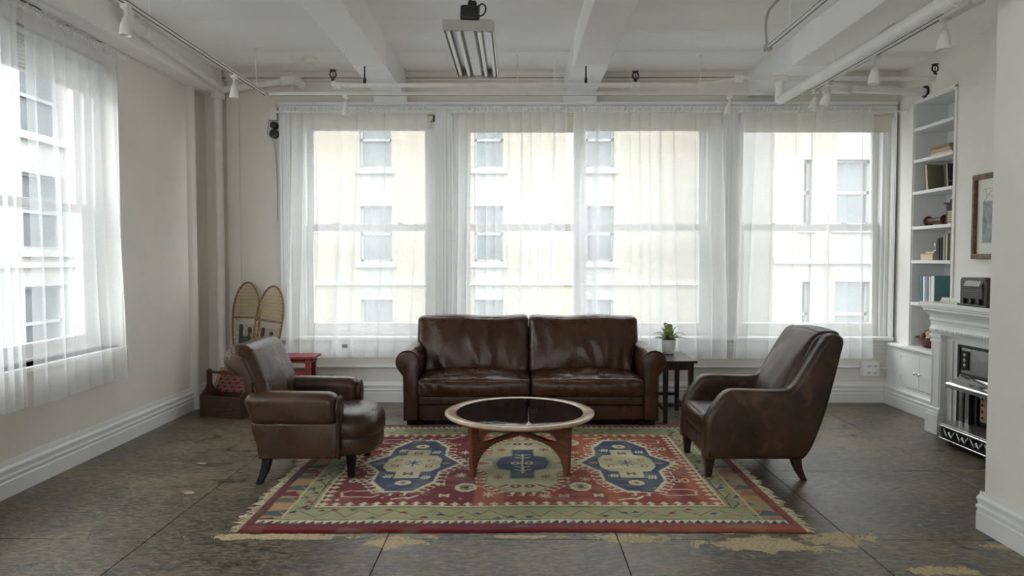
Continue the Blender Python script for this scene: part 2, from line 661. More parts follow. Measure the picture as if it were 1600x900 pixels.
# ------------------------------------------------------------------ room shell
XL, XR, YB, ZC = -3.22, 3.95, 7.49, 3.42
YR = -5.0
struct(MB().box(-3.6, 4.6, YR - 0.2, 7.8, -0.2, -0.012), 'floor', M['gap'])
floor = bpy.data.objects['floor']
xs = [-3.22, -1.967, -0.69, 0.553, 1.80, 3.05, 3.95]
ys = [YR, -3.72, -2.47, -1.22, 0.03, 1.28, 2.53, 3.785, 5.035, 6.285, 7.49]
for i in range(len(xs) - 1):
    for j in range(len(ys) - 1):
        g = 0.0022
        MB().box(xs[i] + g, xs[i + 1] - g, ys[j] + g, ys[j + 1] - g, -0.012, 0).build('floor_panel', M['floor'], floor, bevel=0.002, seg=1)

# ceiling: shallow boards running across the room
struct(MB().box(-3.6, 4.6, YR - 0.2, 7.8, ZC + 0.02, ZC + 0.2), 'ceiling', M['ceil'])
ceiling = bpy.data.objects['ceiling']
cy_ = [YR, -3.9, -3.03, -2.16, -1.29, -0.42, 0.45, 1.33, 2.21, 3.09, 3.97, 4.98, 5.88, 6.77, 7.49]
for j in range(len(cy_) - 1):
    m_ = MB()
    a, b = cy_[j], cy_[j + 1]
    n = 8
    prof = [(a + (b - a) * k / n, ZC + 0.012 - 0.018 * math.sin(PI * k / n)) for k in range(n + 1)]
    m_.prism(prof + [(b, ZC + 0.03), (a, ZC + 0.03)], -3.22, 3.95, axis='x')
    m_.build('ceiling_board', M['ceil'], ceiling, smooth='edges', fixn=True)


def ceiling_beam(x0, x1, z0, y1=YB, cap=True):
    b = MB().box(x0, x1, YR, y1, z0, ZC + 0.03).build('beam', M['ceil'], ceiling, bevel=0.012)
    if cap:
        MB().box(x0 - 0.004, x1 + 0.004, 6.3, y1 - 0.002, z0 - 0.006, ZC).build('beam_end', M['trim'], b, bevel=0.006)
    return b


ceiling_beam(-1.41, -1.125, 3.178)
ceiling_beam(0.51, 0.808, 3.178)
ceiling_beam(2.40, 2.70, 3.178)
ceiling_beam(-3.22, -3.02, 3.19, cap=False)
for a, b in ((-1.44, -1.10), (0.49, 0.83)):
    MB().box(a, b, 7.36, 7.49, 3.10, 3.172).build('beam_bracket', M['trim'], ceiling, bevel=0.008)


def wall_x(name, x0, x1, yA, yB, holes, mat, z1=ZC + 0.05):
    """wall in the y-z plane with rectangular holes (y0, y1, z0, z1)"""
    m = MB()
    y = yA
    for (a, b, c, d) in sorted(holes):
        m.box(x0, x1, y, a, -0.05, z1)
        m.box(x0, x1, a, b, -0.05, c)
        m.box(x0, x1, a, b, d, z1)
        y = b
    m.box(x0, x1, y, yB, -0.05, z1)
    return struct(m, name, mat)


def wall_y(name, y0, y1, xA, xB, holes, mat, z1=ZC + 0.05):
    m = MB()
    x = xA
    for (a, b, c, d) in sorted(holes):
        m.box(x, a, y0, y1, -0.05, z1)
        m.box(a, b, y0, y1, -0.05, c)
        m.box(a, b, y0, y1, d, z1)
        x = b
    m.box(x, xB, y0, y1, -0.05, z1)
    return struct(m, name, mat)


WZ0, WZ1 = 0.70, 3.0
bays = [(-2.34, -0.83, [(-2.135, -0.955)]), (-0.645, 2.145, [(-0.47, 0.62), (0.745, 1.945)]), (2.31, 3.90, [(2.415, 3.77)])]
wall_y('wall_back', YB, 7.75, -3.6, 4.6, [(a, b, WZ0 - 0.04, WZ1) for a, b, _ in bays], M['wall'])
LW = [(3.35, 5.85), (0.3, 2.8)]
wall_x('wall_left', -3.5, XL, YR - 0.2, 7.75, [(a, b, 0.79, 3.06) for a, b in LW], M['wall'])
wall_y('wall_front', YR - 0.2, YR, -3.6, 4.6, [(-2.2, -1.2, 0.8, 3.0), (0.2, 1.2, 0.8, 3.0)], M['wall'])  # unseen openings behind the camera, added to let in fill daylight
# right side: wall with the bookcase niche, then the nearer wall that steps into the room
NY0, NY1, NZ0, NZ1 = 6.50, 7.17, 0.64, 3.04
wall_x('wall_right', XR, XR + 0.33, 3.93, 7.75, [(NY0, NY1, NZ0, NZ1)], M['wall_right'])
struct(MB().box(XR + 0.33, XR + 0.5, 3.93, 7.75, -0.05, ZC + 0.05), 'wall_right_outer', M['wall_right'])
struct(MB().box(2.60, 4.45, YR - 0.2, 3.93, -0.05, ZC + 0.05), 'wall_right_near', M['wall_right'])
# rounded column in the back left corner
cm = MB()
cm.lathe([(0.07, -0.02), (0.07, 3.19)], (-3.235, 7.12, 0), seg=28)
struct(cm, 'trim_1', M['wall'], smooth='edges')
struct(MB().box(-3.0, -2.86, 7.46, YB + 0.01, 0, ZC), 'trim_2', M['wall'], bevel=0.03, seg=3)


def base_profile(h=0.212):
    return [(0, 0), (0.030, 0), (0.030, 0.098), (0.024, 0.106), (0.024, 0.118), (0.034, 0.124), (0.034, 0.134), (0.022, 0.142), (0.022, 0.160),
            (0.030, 0.166), (0.030, 0.180), (0.014, 0.194), (0.010, h), (0, h)]


def baseboard(name, p0, p1, out, h=0.212):
    """extrude the moulding profile from p0 to p1; out = direction into the room"""
    m = MB()
    prof = base_profile(h)
    n = len(prof)
    vs = [(p0[0] + out[0] * d, p0[1] + out[1] * d, z) for d, z in prof] + [(p1[0] + out[0] * d, p1[1] + out[1] * d, z) for d, z in prof]
    fs = [(i, (i + 1) % n, n + (i + 1) % n, n + i) for i in range(n)] + [tuple(range(n)), tuple(range(2 * n - 1, n - 1, -1))]
    m.add(vs, fs)
    return struct(m, name, M['trim'], fixn=True)


baseboard('baseboard_left', (XL, YR), (XL, YB), (1, 0), 0.225)
baseboard('baseboard_back', (XL, YB), (3.92, YB), (0, -1))
baseboard('baseboard_right_near', (2.60, YR), (2.60, 3.955), (-1, 0))
struct(MB().box(2.60, 3.95, 3.93, 3.962, 0, 0.2), 'baseboard_alcove', M['trim'], bevel=0.004)
# conduit-like chair rail low on the back wall, and the moulding below the ceiling
struct(MB().tube([(-2.2, 7.47, 0.375), (3.60, 7.47, 0.375)], 0.014, 10), 'trim_3', M['trim'], smooth='edges')
struct(MB().box(XL, XR, 7.455, YB, ZC - 0.05, ZC + 0.02).box(XL, XR, 7.44, YB, ZC - 0.085, ZC - 0.065), 'trim_4', M['wall'], bevel=0.006)


# ------------------------------------------------------------------ windows
def frame_boxes(m, x0, x1, z0, z1, wl, wr, wb, wt, y0, y1):
    m.box(x0, x0 + wl, y0, y1, z0, z1)
    m.box(x1 - wr, x1, y0, y1, z0, z1)
    m.box(x0 + wl, x1 - wr, y0, y1, z0, z0 + wb)
    m.box(x0 + wl, x1 - wr, y0, y1, z1 - wt, z1)


MR0, MR1 = 1.80, 1.872
GZ0, GZ1 = 0.825, 2.86
for wi, (x0, x1, glazes) in enumerate(bays):
    m = MB()
    # stepped casing round the opening
    L_, R_ = x0 - (0.095, 0.0925, 0.0825)[wi], x1 + (0.0925, 0.0825, 0.02)[wi]
    for a, b, d in ((0, 1, 0.03), (0.3, 0.85, 0.045), (0.7, 1, 0.058)):
        m.box(x0 - (x0 - L_) * b, x0 - (x0 - L_) * a, YB - d, YB, WZ0 - 0.02, 3.075)
        m.box(x1 + (R_ - x1) * a, x1 + (R_ - x1) * b, YB - d, YB, WZ0 - 0.02, 3.075)
    w = struct(m, 'window_%d' % (wi + 1), M['trim'], bevel=0.004)
    hd = MB().box(L_, R_, YB - 0.035, YB, WZ1, 3.115).box(L_, R_, YB - 0.055, YB, 3.04, 3.07).box(L_, R_, YB - 0.07, YB, 3.085, 3.115)
    hd.build('head_casing', M['trim'], w, bevel=0.005)
    si = MB().box(L_ - 0.01, R_, YB - 0.085, 7.74, WZ0 - 0.045, WZ0 - 0.008)
    si.build('sill', M['trim'], w, bevel=0.008)
    ap = MB().box(L_, R_, YB - 0.022, YB, 0.515, WZ0 - 0.045)
    for k in range(4):
        ap.box(L_, R_, YB - 0.036 + 0.002 * k, YB, 0.53 + k * 0.032, 0.55 + k * 0.032)
    ap.build('apron', M['trim'], w, bevel=0.004)
    jf = MB()
    prev = x0
    for gi, (g0, g1) in enumerate(glazes):
        a = g0 - 0.065
        b = g1 + 0.065
        jf.box(prev, a, 7.54, 7.74, WZ0 - 0.03, WZ1)
        if a - prev > 0.06:
            jf.box(prev, a - 0.03, 7.515, 7.56, WZ0 - 0.03, WZ1)
        prev = b
        for nm, z0, z1, yy in (('upper_sash', MR0, GZ1 + 0.07, 7.64), ('lower_sash', WZ0 - 0.01, MR1, 7.585)):
            s = MB()
            up = nm == 'upper_sash'
            frame_boxes(s, a, b, z0, z1, 0.065, 0.065, (MR1 - MR0) if up else GZ0 - WZ0 + 0.01, 0.07 if up else MR1 - MR0, yy, yy + 0.05)
            so = s.build(nm, M['trim'], w, bevel=0.006)
            MB().box(a + 0.05, b - 0.05, yy + 0.022, yy + 0.027, z0 + 0.04, z1 - 0.04).build('pane', M['glass'], so)
            if up:
                MB().box((a + b) / 2 - 0.07, (a + b) / 2 + 0.07, yy - 0.012, yy, z1 - 0.05, z1 - 0.034).build('sash_pull', M['white_metal'], so, bevel=0.004)
            else:
                for q in (0.25, 0.75):
                    MB().box(a + (b - a) * q - 0.03, a + (b - a) * q + 0.03, yy + 0.005, yy + 0.045, z1, z1 + 0.018).build('sash_lock', M['white_metal'], so, bevel=0.004)
    jf.box(prev, x1, 7.54, 7.74, WZ0 - 0.03, WZ1)
    if x1 - prev > 0.06:
        jf.box(prev + 0.03, x1, 7.515, 7.56, WZ0 - 0.03, WZ1)
    jf.box(x0, x1, 7.54, 7.74, GZ1 + 0.07, WZ1)
    jf.build('jamb', M['trim'], w, bevel=0.004)

for wi, (y0, y1) in enumerate(LW):
    m = MB()
    w = struct(MB().box(-3.5, -3.19, y0 - 0.03, y1 + 0.03, 0.755, 0.79), 'window_%d' % (wi + 4), M['trim'], bevel=0.006)

    def fb(m, a, b, z0, z1, wd, wb, wt, x0, x1):
        m.box(x0, x1, a, a + wd, z0, z1).box(x0, x1, b - wd, b, z0, z1)
        m.box(x0, x1, a + wd, b - wd, z0, z0 + wb).box(x0, x1, a + wd, b - wd, z1 - wt, z1)
    jf = MB()
    fb(jf, y0, y1, 0.79, 3.06, 0.16, 0.04, 0.08, -3.5, -3.40)
    fb(jf, y0, y1, 0.79, 3.06, 0.10, 0.02, 0.05, -3.42, -3.36)
    jf.build('jamb', M['trim'], w, bevel=0.005)
    half = [(y0 + 0.16, (y0 + y1) / 2 - 0.04), ((y0 + y1) / 2 + 0.04, y1 - 0.16)]
    MB().box(-3.5, -3.38, (y0 + y1) / 2 - 0.04, (y0 + y1) / 2 + 0.04, 0.79, 3.06).build('mullion', M['trim'], w, bevel=0.005)
    for a, b in half:
        for nm, z0, z1, xx in (('upper_sash', 1.86, 2.98, -3.49), ('lower_sash', 0.82, 1.93, -3.445)):
            s = MB()
            fb(s, a, b, z0, z1, 0.06, 0.07 if nm == 'upper_sash' else 0.09, 0.06, xx, xx + 0.045)
            so = s.build(nm, M['trim'], w, bevel=0.006)
            MB().box(xx + 0.02, xx + 0.025, a + 0.04, b - 0.04, z0 + 0.04, z1 - 0.04).build('pane', M['glass'], so)


# ------------------------------------------------------------------ the street outside
def facade(name, label, ux, o, wins, rows, length, zlo, zhi, wallmat, depth=0.35):
    """ux = unit vector along the facade, o = start point, windows cut as recessed openings"""
    nx = Vector((-ux.y, ux.x, 0))          # away from our room

    def bx(m, s0, s1, z0, z1, d0, d1):
        p = [o + ux * s + nx * d for s in (s0, s1) for d in (d0, d1)]
        vs = [(q.x, q.y, z) for z in (z0, z1) for q in (p[0], p[2], p[3], p[1])]
        m.add(vs, [(0, 3, 2, 1), (4, 5, 6, 7), (0, 1, 5, 4), (1, 2, 6, 5), (2, 3, 7, 6), (3, 0, 4, 7)])
    root = thing(name, tuple(o + Vector((0, 0, zlo))), label, 'building')
    m = MB()
    s = 0.0
    for a, b in wins:
        bx(m, s, a, zlo, zhi, 0, depth)
        s = b
    bx(m, s, length, zlo, zhi, 0, depth)
    m.build('brick_pier', wallmat, root, fixn=True)
    bx(mm := MB(), 0, length, zlo, zhi, depth, depth + 5)
    mm.build('wall', M['stone'], root, fixn=True)
    for a, b in wins:
        z = zlo
        for r0, r1 in rows + [(zhi, zhi)]:
            sp = MB()
            bx(sp, a, b, z, r0, 0.06, depth)
            sp.build('spandrel', M['stone'], root, fixn=True)
            z = r1
    for a, b in wins:
        for r0, r1 in rows:
            w = MB()
            bx(w, a, b, r0, r0 + 0.08, depth - 0.12, depth - 0.02)
            bx(w, a, b, r1 - 0.08, r1, depth - 0.12, depth - 0.02)
            bx(w, a, b, (r0 + r1) / 2 - 0.05, (r0 + r1) / 2 + 0.05, depth - 0.12, depth - 0.02)
            bx(w, a, a + 0.08, r0, r1, depth - 0.12, depth - 0.02)
            bx(w, b - 0.08, b, r0, r1, depth - 0.12, depth - 0.02)
            wo = w.build('window', M['far_frame'], root, fixn=True)
            pn = MB()
            bx(pn, a, b, r0, r1, depth - 0.03, depth - 0.004)
            pn.build('pane', M['far_glass'], wo, fixn=True)
            st = MB()
            bx(st, a - 0.15, b + 0.15, r0 - 0.22, r0, -0.12, depth)
            st.build('window_sill', M['stone'], root, fixn=True)
    for r0, r1 in rows[1::2]:
        cb = MB()
        bx(cb, 0, length, r1 + 0.55, r1 + 0.72, -0.1, 0.05)
        cb.build('stone_band', M['stone'], root, fixn=True)
    return root


U = Vector((1, 0, 0))
facade('apartment_building', 'cream brick building across the street with stone sills, seen through the middle sheer curtains', U, Vector((-13.5, 27, 0)),
       [(3.6, 4.7), (7.67, 8.87), (11.98, 13.05), (16.15, 17.2)], [(-5.6, -3.5), (-2.1, -0.03), (1.41, 3.5), (4.92, 7.05), (8.4, 10.5)], 21.0, -9, 13, M['brick'])
facade('office_building', 'tan brick building with wide grey windows, seen through the right-hand curtain', U, Vector((7.9, 22, 0)),
       [(0.9, 1.15), (1.9, 3.0), (5.2, 6.6), (8.6, 10.0)], [(-5.0, -2.9), (-1.2, 0.81), (2.54, 4.54), (6.3, 8.3)], 16.0, -9, 13, M['brick2'])
facade('corner_building', 'pale stone building with tall grey windows, seen through the left wall curtain', Vector((0, 1, 0)), Vector((-14, 2, 0)),
       [(2.4, 4.4), (6.4, 8.4), (10.4, 12.4), (14.4, 16.4), (18.4, 20.4), (21.8, 23.4)], [(-4.8, -2.5), (-1.5, 0.7), (1.79, 4.0), (5.15, 7.36), (8.6, 10.8)], 24.5, -9, 13, M['stone'])
struct(MB().box(-40, 50, -40, 45, -9.3, -9.0), 'street_ground', M['asphalt'])


# ------------------------------------------------------------------ curtains, rods, blinds
def curtain(name, label, p0, p1, n_out, ztop, zbot, pitch, seed, flare=(0, 0), amp=1.0, group=None):
    """sheer curtain between two plan points; folds double back on themselves"""
    rnd = random.Random(seed)
    p0, p1 = Vector(p0), Vector(p1)
    W = (p1 - p0).length
    u = (p1 - p0) / W
    nf = W / pitch
    NC, NR = int(nf * 16), 26
    root = thing(name, (*((p0 + p1) / 2), zbot), label, 'curtain', group)
    off = rnd.random() * 50
    body, hem, head = MB(), MB(), MB()

    def pt(s, t):
        # t 0 top .. 1 bottom ; small gathers near the rod merge into wide folds below
        ph = 2 * PI * (nf * s + 1.15 * nz(s * W * 2.0, off) + 0.35 * nz(s * W * 6, off + 9, t * 0.8))
        A = (0.35 + 2.0 * abs(nz(s * W * 2.3 + 3, off + 20, t * 0.35)) ** 1.2) * amp * (0.55 + 0.6 * min(1, t * 3))
        dx = A * pitch * 0.33 * math.sin(ph)
        dy = A * 0.026 * math.cos(ph) + 0.014 * nz(s * W * 1.1, off + 40, t * 1.2) * t
        e = (flare[0] * (1 - s) + flare[1] * s) * t * t
        q = p0 + u * (s * W + dx + e + 0.02 * t * nz(s * 3, off + 60, t * 2)) + Vector(n_out) * (dy + 0.012 * t)
        z = ztop + (zbot - ztop) * t + 0.012 * t * nz(s * W * 3, off + 70)
        return (q.x, q.y, z)

    def sheet(m, t0, t1, rows, dn=0.0):
        base = len(m.v)
        for j in range(rows + 1):
            t = t0 + (t1 - t0) * j / rows
            for i in range(NC + 1):
                a = pt(i / NC, t)
                m.v.append((a[0] + n_out[0] * dn, a[1] + n_out[1] * dn, a[2]))
        for j in range(rows):
            for i in range(NC):
                k = base + j * (NC + 1) + i
                m.f.append((k, k + 1, k + NC + 2, k + NC + 1))
    sheet(body, 0.0, 1.0, NR)
    body.build('cloth', M['sheer'], root, smooth=True)
    H = ztop - zbot
    sheet(hem, 1 - 0.05 / H, 1.0, 1, -0.003)
    hem.build('hem', M['hem'], root, smooth=True)
    # ruffled heading over the rod
    N2 = int(W / 0.010)
    for j, (z, sc_) in enumerate(((ztop - 0.012, 0.9), (ztop + 0.012, 1.6), (ztop + 0.045, 1.5))):
        for i in range(N2 + 1):
            s = i / N2
            q = p0 + u * (s * W) + Vector(n_out) * (0.020 + 0.008 * sc_ * math.sin(i * 1.6 + 3 * nz(i * 0.3, off)) + 0.004 * nz(i * 0.7, j, off))
            head.v.append((q.x, q.y, z + 0.006 * nz(i * 0.4, off + j)))
    for j in range(2):
        for i in range(N2):
            k = j * (N2 + 1) + i
            head.f.append((k, k + 1, k + N2 + 2, k + N2 + 1))
    head.build('heading', M['hem'], root, smooth=True)
    return root


def rod(label, pts, group='white curtain rods'):
    r = thing('curtain_rod', pts[0], label, 'curtain rod', group)
    MB().tube(pts, 0.009, 8).build('rod', M['white_metal'], r, smooth='edges')
    for p in (pts[0], pts[-1]):
        MB().lathe([(0.004, -0.016), (0.015, -0.010), (0.016, 0.0), (0.012, 0.012), (0.004, 0.018)], p, 'x', 12).build('finial', M['white_metal'], r, smooth=True)
        b = MB()
        d = Vector((0, 1, 0)) if abs(pts[0][0] - pts[-1][0]) > 0.5 else Vector((-1, 0, 0))
        q = Vector(p) + d * (0.14 if d.y else 0.085)
        b.tube([Vector(p), q], 0.006, 6)
        b.build('bracket', M['white_metal'], r, smooth='edges')
    return r


YC = 7.28
ZT = 2.985
rod('white curtain rod over the left back window', [(-2.40, YC, ZT), (-0.84, YC, ZT)], None)
rod('long white curtain rod over the wide middle window', [(-0.66, YC, ZT), (2.16, YC, ZT)], None)
rod('white curtain rod over the right back window by the bookcase', [(2.25, YC, ZT), (3.93, YC, ZT)], None)
rod('white curtain rod along the left wall window', [(-3.125, 3.2, 3.10), (-3.125, 5.78, 3.10)], None)
o_ = (0, -1)
cA = curtain('sheer_curtain', 'white sheer curtain on the left back window beside the snowshoes', (-2.31, YC + 0.02), (-0.90, YC + 0.02), o_, ZT, 0.50, 0.155, 3, (-0.05, -0.09))
curtain('sheer_curtain', 'densely gathered white sheer curtain, left panel of the middle window behind the sofa', (-0.625, YC + 0.02), (0.54, YC + 0.02), o_, ZT, 0.49, 0.105, 8, (-0.02, -0.03), 1.3)
curtain('sheer_curtain', 'white sheer curtain, right panel of the middle window behind the fern', (0.615, YC + 0.02), (2.10, YC + 0.02), o_, ZT, 0.485, 0.14, 12, (0, 0.05))
curtain('sheer_curtain', 'white sheer curtain on the right back window behind the sloping-arm armchair', (2.26, YC + 0.02), (3.60, YC + 0.02), o_, ZT, 0.49, 0.165, 17, (-0.06, 0.02))
curtain('sheer_curtain', 'white sheer curtain on the left wall window, panel nearer the corner', (-3.14, 4.62), (-3.14, 5.68), (1, 0), 3.085, 0.545, 0.15, 23, (0.0, 0.13), 0.7)
curtain('sheer_curtain', 'white sheer curtain on the left wall window, panel at the edge of the picture', (-3.13, 3.2), (-3.13, 4.54), (1, 0), 3.085, 0.56, 0.13, 29, (0, 0.0), 0.8)
tg = MB().box(-1.755, -1.70, YC - 0.045, YC - 0.040, 0.60, 0.64)
tg.build('care_tag', M['grey_metal'], cA, label='small grey square tag near the hem')

for wi, (x0, x1, glz) in enumerate(bays):
    places = ['left back window', 'middle back window', 'right back window']
    parts_ = [(x0 + 0.02, x1 - 0.02)] if wi != 1 else [(x0 + 0.02, 0.67), (0.69, x1 - 0.02)]
    for k, (a, b) in enumerate(parts_):
        lab = 'cream roller blind rolled up at the head of the %s' % places[wi]
        if wi == 1:
            lab = 'cream roller blind at the head of the middle window, %s half' % ('left' if k == 0 else 'right')
        r = thing('roller_blind', ((a + b) / 2, 7.46, 2.9), lab, 'blind')
        drop = (0.08, 0.13, 0.115, 0.13)[wi + k if wi == 1 else (0 if wi == 0 else 3)]
        MB().lathe([(0.026, 0), (0.026, b - a)], (a, 7.462, 2.955), 'x', 14).build('roll', M['shade'], r, smooth='edges')
        MB().box(a + 0.02, b - 0.02, 7.436, 7.439, 2.945 - drop, 2.96).build('shade_cloth', M['shade'], r)
        MB().box(a + 0.02, b - 0.02, 7.431, 7.444, 2.93 - drop, 2.945 - drop).build('bottom_bar', M['shade'], r, bevel=0.004)
r = thing('venetian_blind', (-3.3, 4.6, 2.9), 'white slatted blind drawn up at the head of the left wall window', 'blind')
MB().box(-3.33, -3.28, 3.40, 5.80, 3.0, 3.045).build('headrail', M['slat'], r, bevel=0.004)
for k in range(7):
    MB().box(-3.335, -3.275, 3.42, 5.78, 2.80 + k * 0.028, 2.804 + k * 0.028).build('slat', M['slat'], r)
MB().box(-3.33, -3.28, 3.42, 5.78, 2.765, 2.785).build('bottom_rail', M['slat'], r, bevel=0.004)
for y in (3.8, 4.6, 5.4):
    MB().tube([(-3.27, y, 2.77), (-3.27, y, 3.02)], 0.004, 6).build('cord', M['slat'], r)


# ------------------------------------------------------------------ rug
def make_rug():
    RX, RY, CX, CY = 1.565, 1.265, 0.035, 5.14
    st = 0.006
    nx_, ny_ = int(2 * RX / st), int(2 * RY / st)
    ax = np.linspace(-RX, RX, nx_ + 1)
    by = np.linspace(-RY, RY, ny_ + 1)
    A, B = np.meshgrid(ax, by)
    rng = np.random.default_rng(5)

    def vnoise(px, py, seed):
        g = np.random.default_rng(seed).random((int(2 * RX / px) + 3, int(2 * RY / py) + 3))
        x, y = (A + RX) / px, (B + RY) / py
        i, j = x.astype(int), y.astype(int)
        fx, fy = x - i, y - j
        fx, fy = fx * fx * (3 - 2 * fx), fy * fy * (3 - 2 * fy)
        return (g[i, j] * (1 - fx) * (1 - fy) + g[i + 1, j] * fx * (1 - fy) + g[i, j + 1] * (1 - fx) * fy + g[i + 1, j + 1] * fx * fy)
    C3 = lambda r, g, b: np.array(lin(r, g, b)[:3])
    crim, rust, orange = C3(116, 20, 30), C3(144, 58, 44), C3(176, 94, 60)
    cream, green, green2 = C3(218, 208, 174), C3(168, 166, 124), C3(146, 150, 112)
    blue, navy, grey, brown = C3(52, 68, 104), C3(38, 48, 78), C3(126, 130, 124), C3(92, 46, 36)
    peach = C3(196, 140, 104)
    # slow wobble of the hand-knotted lines
    wa = A + 0.010 * (vnoise(0.16, 0.16, 1) - 0.5)
    wb = B + 0.012 * (vnoise(0.16, 0.16, 2) - 0.5)
    # abrash: bands of dye that change across the length
    n1 = vnoise(0.09, 0.9, 3)
    n2 = vnoise(0.03, 0.3, 4)
    tt = np.clip((A + 0.30) / 0.02, 0, 1) * np.clip(0.15 + 1.15 * n1 + 0.35 * (n2 - 0.5) + 0.25 * np.clip(B, -1, 1), 0, 1)
    tt = np.where((A > -0.28) & (A < -0.10), 0.85, tt)
    tt = tt[..., None]
    field_c = np.where(tt < 0.5, crim + (rust - crim) * tt * 2, rust + (orange - rust) * (tt - 0.5) * 2)
    img = np.zeros(A.shape + (3,))
    gm = vnoise(0.22, 0.12, 7)[..., None]
    img[:] = green + (green2 - green) * gm

    def fill(mask, c):
        if isinstance(c, np.ndarray) and c.ndim == 3:
            img[mask] = c[mask]
        else:
            img[mask] = c

    def poly(pts, c):
        xs_ = [p[0] for p in pts]
        ys_ = [p[1] for p in pts]
        i0, i1 = np.searchsorted(ax, min(xs_) - 0.03), np.searchsorted(ax, max(xs_) + 0.03)
        j0, j1 = np.searchsorted(by, min(ys_) - 0.03), np.searchsorted(by, max(ys_) + 0.03)
        if i0 >= i1 or j0 >= j1:
            return
        a, b = wa[j0:j1, i0:i1], wb[j0:j1, i0:i1]
        inside = np.zeros(a.shape, bool)
        n = len(pts)
        for k in range(n):
            (x1, y1), (x2, y2) = pts[k], pts[(k + 1) % n]
            if y1 == y2:
                continue
            cond = ((y1 > b) != (y2 > b)) & (a < (x2 - x1) * (b - y1) / (y2 - y1) + x1)
            inside ^= cond
        sub = img[j0:j1, i0:i1]
        if isinstance(c, np.ndarray) and c.ndim == 3:
            sub[inside] = c[j0:j1, i0:i1][inside]
        else:
            sub[inside] = c

    def line(pts, w, c):
        for (x1, y1), (x2, y2) in zip(pts[:-1], pts[1:]):
            d = math.hypot(x2 - x1, y2 - y1) or 1
            nx2, ny2 = -(y2 - y1) / d * w / 2, (x2 - x1) / d * w / 2
            ex, ey = (x2 - x1) / d * w / 2, (y2 - y1) / d * w / 2
            poly([(x1 + nx2 - ex, y1 + ny2 - ey), (x2 + nx2 + ex, y2 + ny2 + ey), (x2 - nx2 + ex, y2 - ny2 + ey), (x1 - nx2 - ex, y1 - ny2 - ey)], c)

    FX0, FX1, FY = -1.235, 1.235, 0.875
    # --- border: small triangles and wandering vine
    for sy in (-1, 1):
        yb = sy * 1.0
        pts = []
        k = 0
        x = -1.30
        while x < 1.32:
            pts.append((x, yb + sy * 0.05 * (1 if k % 2 else -1) + rng.normal() * 0.012))
            x += 0.07 + rng.random() * 0.05
            k += 1
        line(pts, 0.010, C3(132, 104, 74))
        for q in range(26):
            x = -1.3 + q * 0.105 + rng.normal() * 0.02
            y = yb + rng.choice([-0.06, 0.0, 0.06]) + rng.normal() * 0.01
            c = (navy, crim, blue)[rng.integers(3)]
            if x > 0 and rng.random() < 0.4:
                c = peach
            d = rng.choice([-1, 1])
            poly([(x - 0.03, y - 0.014 * d), (x + 0.03, y - 0.014 * d), (x + rng.normal() * 0.005, y + 0.02 * d)], c)
    for sx in (-1, 1):
        xb = sx * 1.30
        pts = []
        k = 0
        y = -0.92
        while y < 1.0:
            pts.append((xb + 0.03 * (1 if k % 2 else -1), y))
            y += 0.09
            k += 1
        line(pts, 0.010, C3(120, 62, 52))
        for q in range(24):
            y = -1.0 + q * 0.087
            x = xb + rng.choice([-0.045, 0.0, 0.045])
            c = (navy, crim, blue, crim)[rng.integers(4)]
            if sx > 0:
                c = (navy, peach, blue, green2, C3(168, 110, 80))[rng.integers(5)]
            poly([(x - 0.028, y), (x + 0.028, y + 0.02), (x + 0.012, y + 0.06)], c)
        # outer guard with big slanted blocks
        gx0, gx1 = sx * 1.375, sx * 1.50
        fill((wa * sx > 1.372) & (wa * sx < 1.50), C3(170, 142, 100))
        q = -1.16
        k = 0
        while q < 1.15:
            c = [(crim, C3(70, 84, 92), peach, C3(96, 104, 82)), (C3(164, 100, 72), C3(84, 98, 104), green2, C3(178, 128, 92))][0 if sx < 0 else 1][k % 4]
            c2 = [(crim, C3(170, 142, 100), C3(70, 84, 92), peach), (C3(170, 142, 100), green2, C3(164, 100, 72), C3(84, 98, 104))][0 if sx < 0 else 1][(k + 1) % 4]
            poly([(gx0, q), (gx1, q + 0.005), (gx1, q + 0.07), (gx0 + sx * 0.06, q + 0.10)], c)
            poly([(gx0, q + 0.03), (gx0 + sx * 0.05, q + 0.085), (gx0, q + 0.115)], c2)
            q += 0.118
            k += 1
        fill((wa * sx > 1.368) & (wa * sx < 1.38), C3(206, 186, 140))
        fill((wa * sx > 1.498), C3(146, 62, 50) if sx > 0 else C3(112, 50, 44))
        fill((wa * sx > 1.512) & (wa * sx < 1.522), C3(60, 40, 40))
    # --- long edges: saw-tooth strip then red selvedge
    for sy in (-1, 1):
        s0 = sy * wb
        fill((s0 > 1.105) & (s0 < 1.165) & (np.abs(wa) < 1.50), cream)
        x = -1.5
        while x < 1.48:
            c = navy if x > -0.6 else C3(52, 58, 66)
            if rng.random() < 0.3:
                c = C3(84, 100, 116)
            poly([(x, sy * 1.165), (x + 0.04, sy * 1.112), (x + 0.047, sy * 1.165)], c)
            x += 0.0475
        fill((s0 > 1.098) & (s0 < 1.106), C3(110, 84, 66))
        rc = crim * 0.85 + (C3(150, 74, 54) - crim * 0.85) * np.clip((A[..., None] - 0.0) / 1.0 + 0.25 * (n1[..., None] - 0.5), 0, 1)
        m_ = s0 > 1.165
        img[m_] = rc[m_]
    # --- field
    fm = (wa > FX0) & (wa < FX1) & (np.abs(wb) < FY)
    img[fm] = field_c[fm]
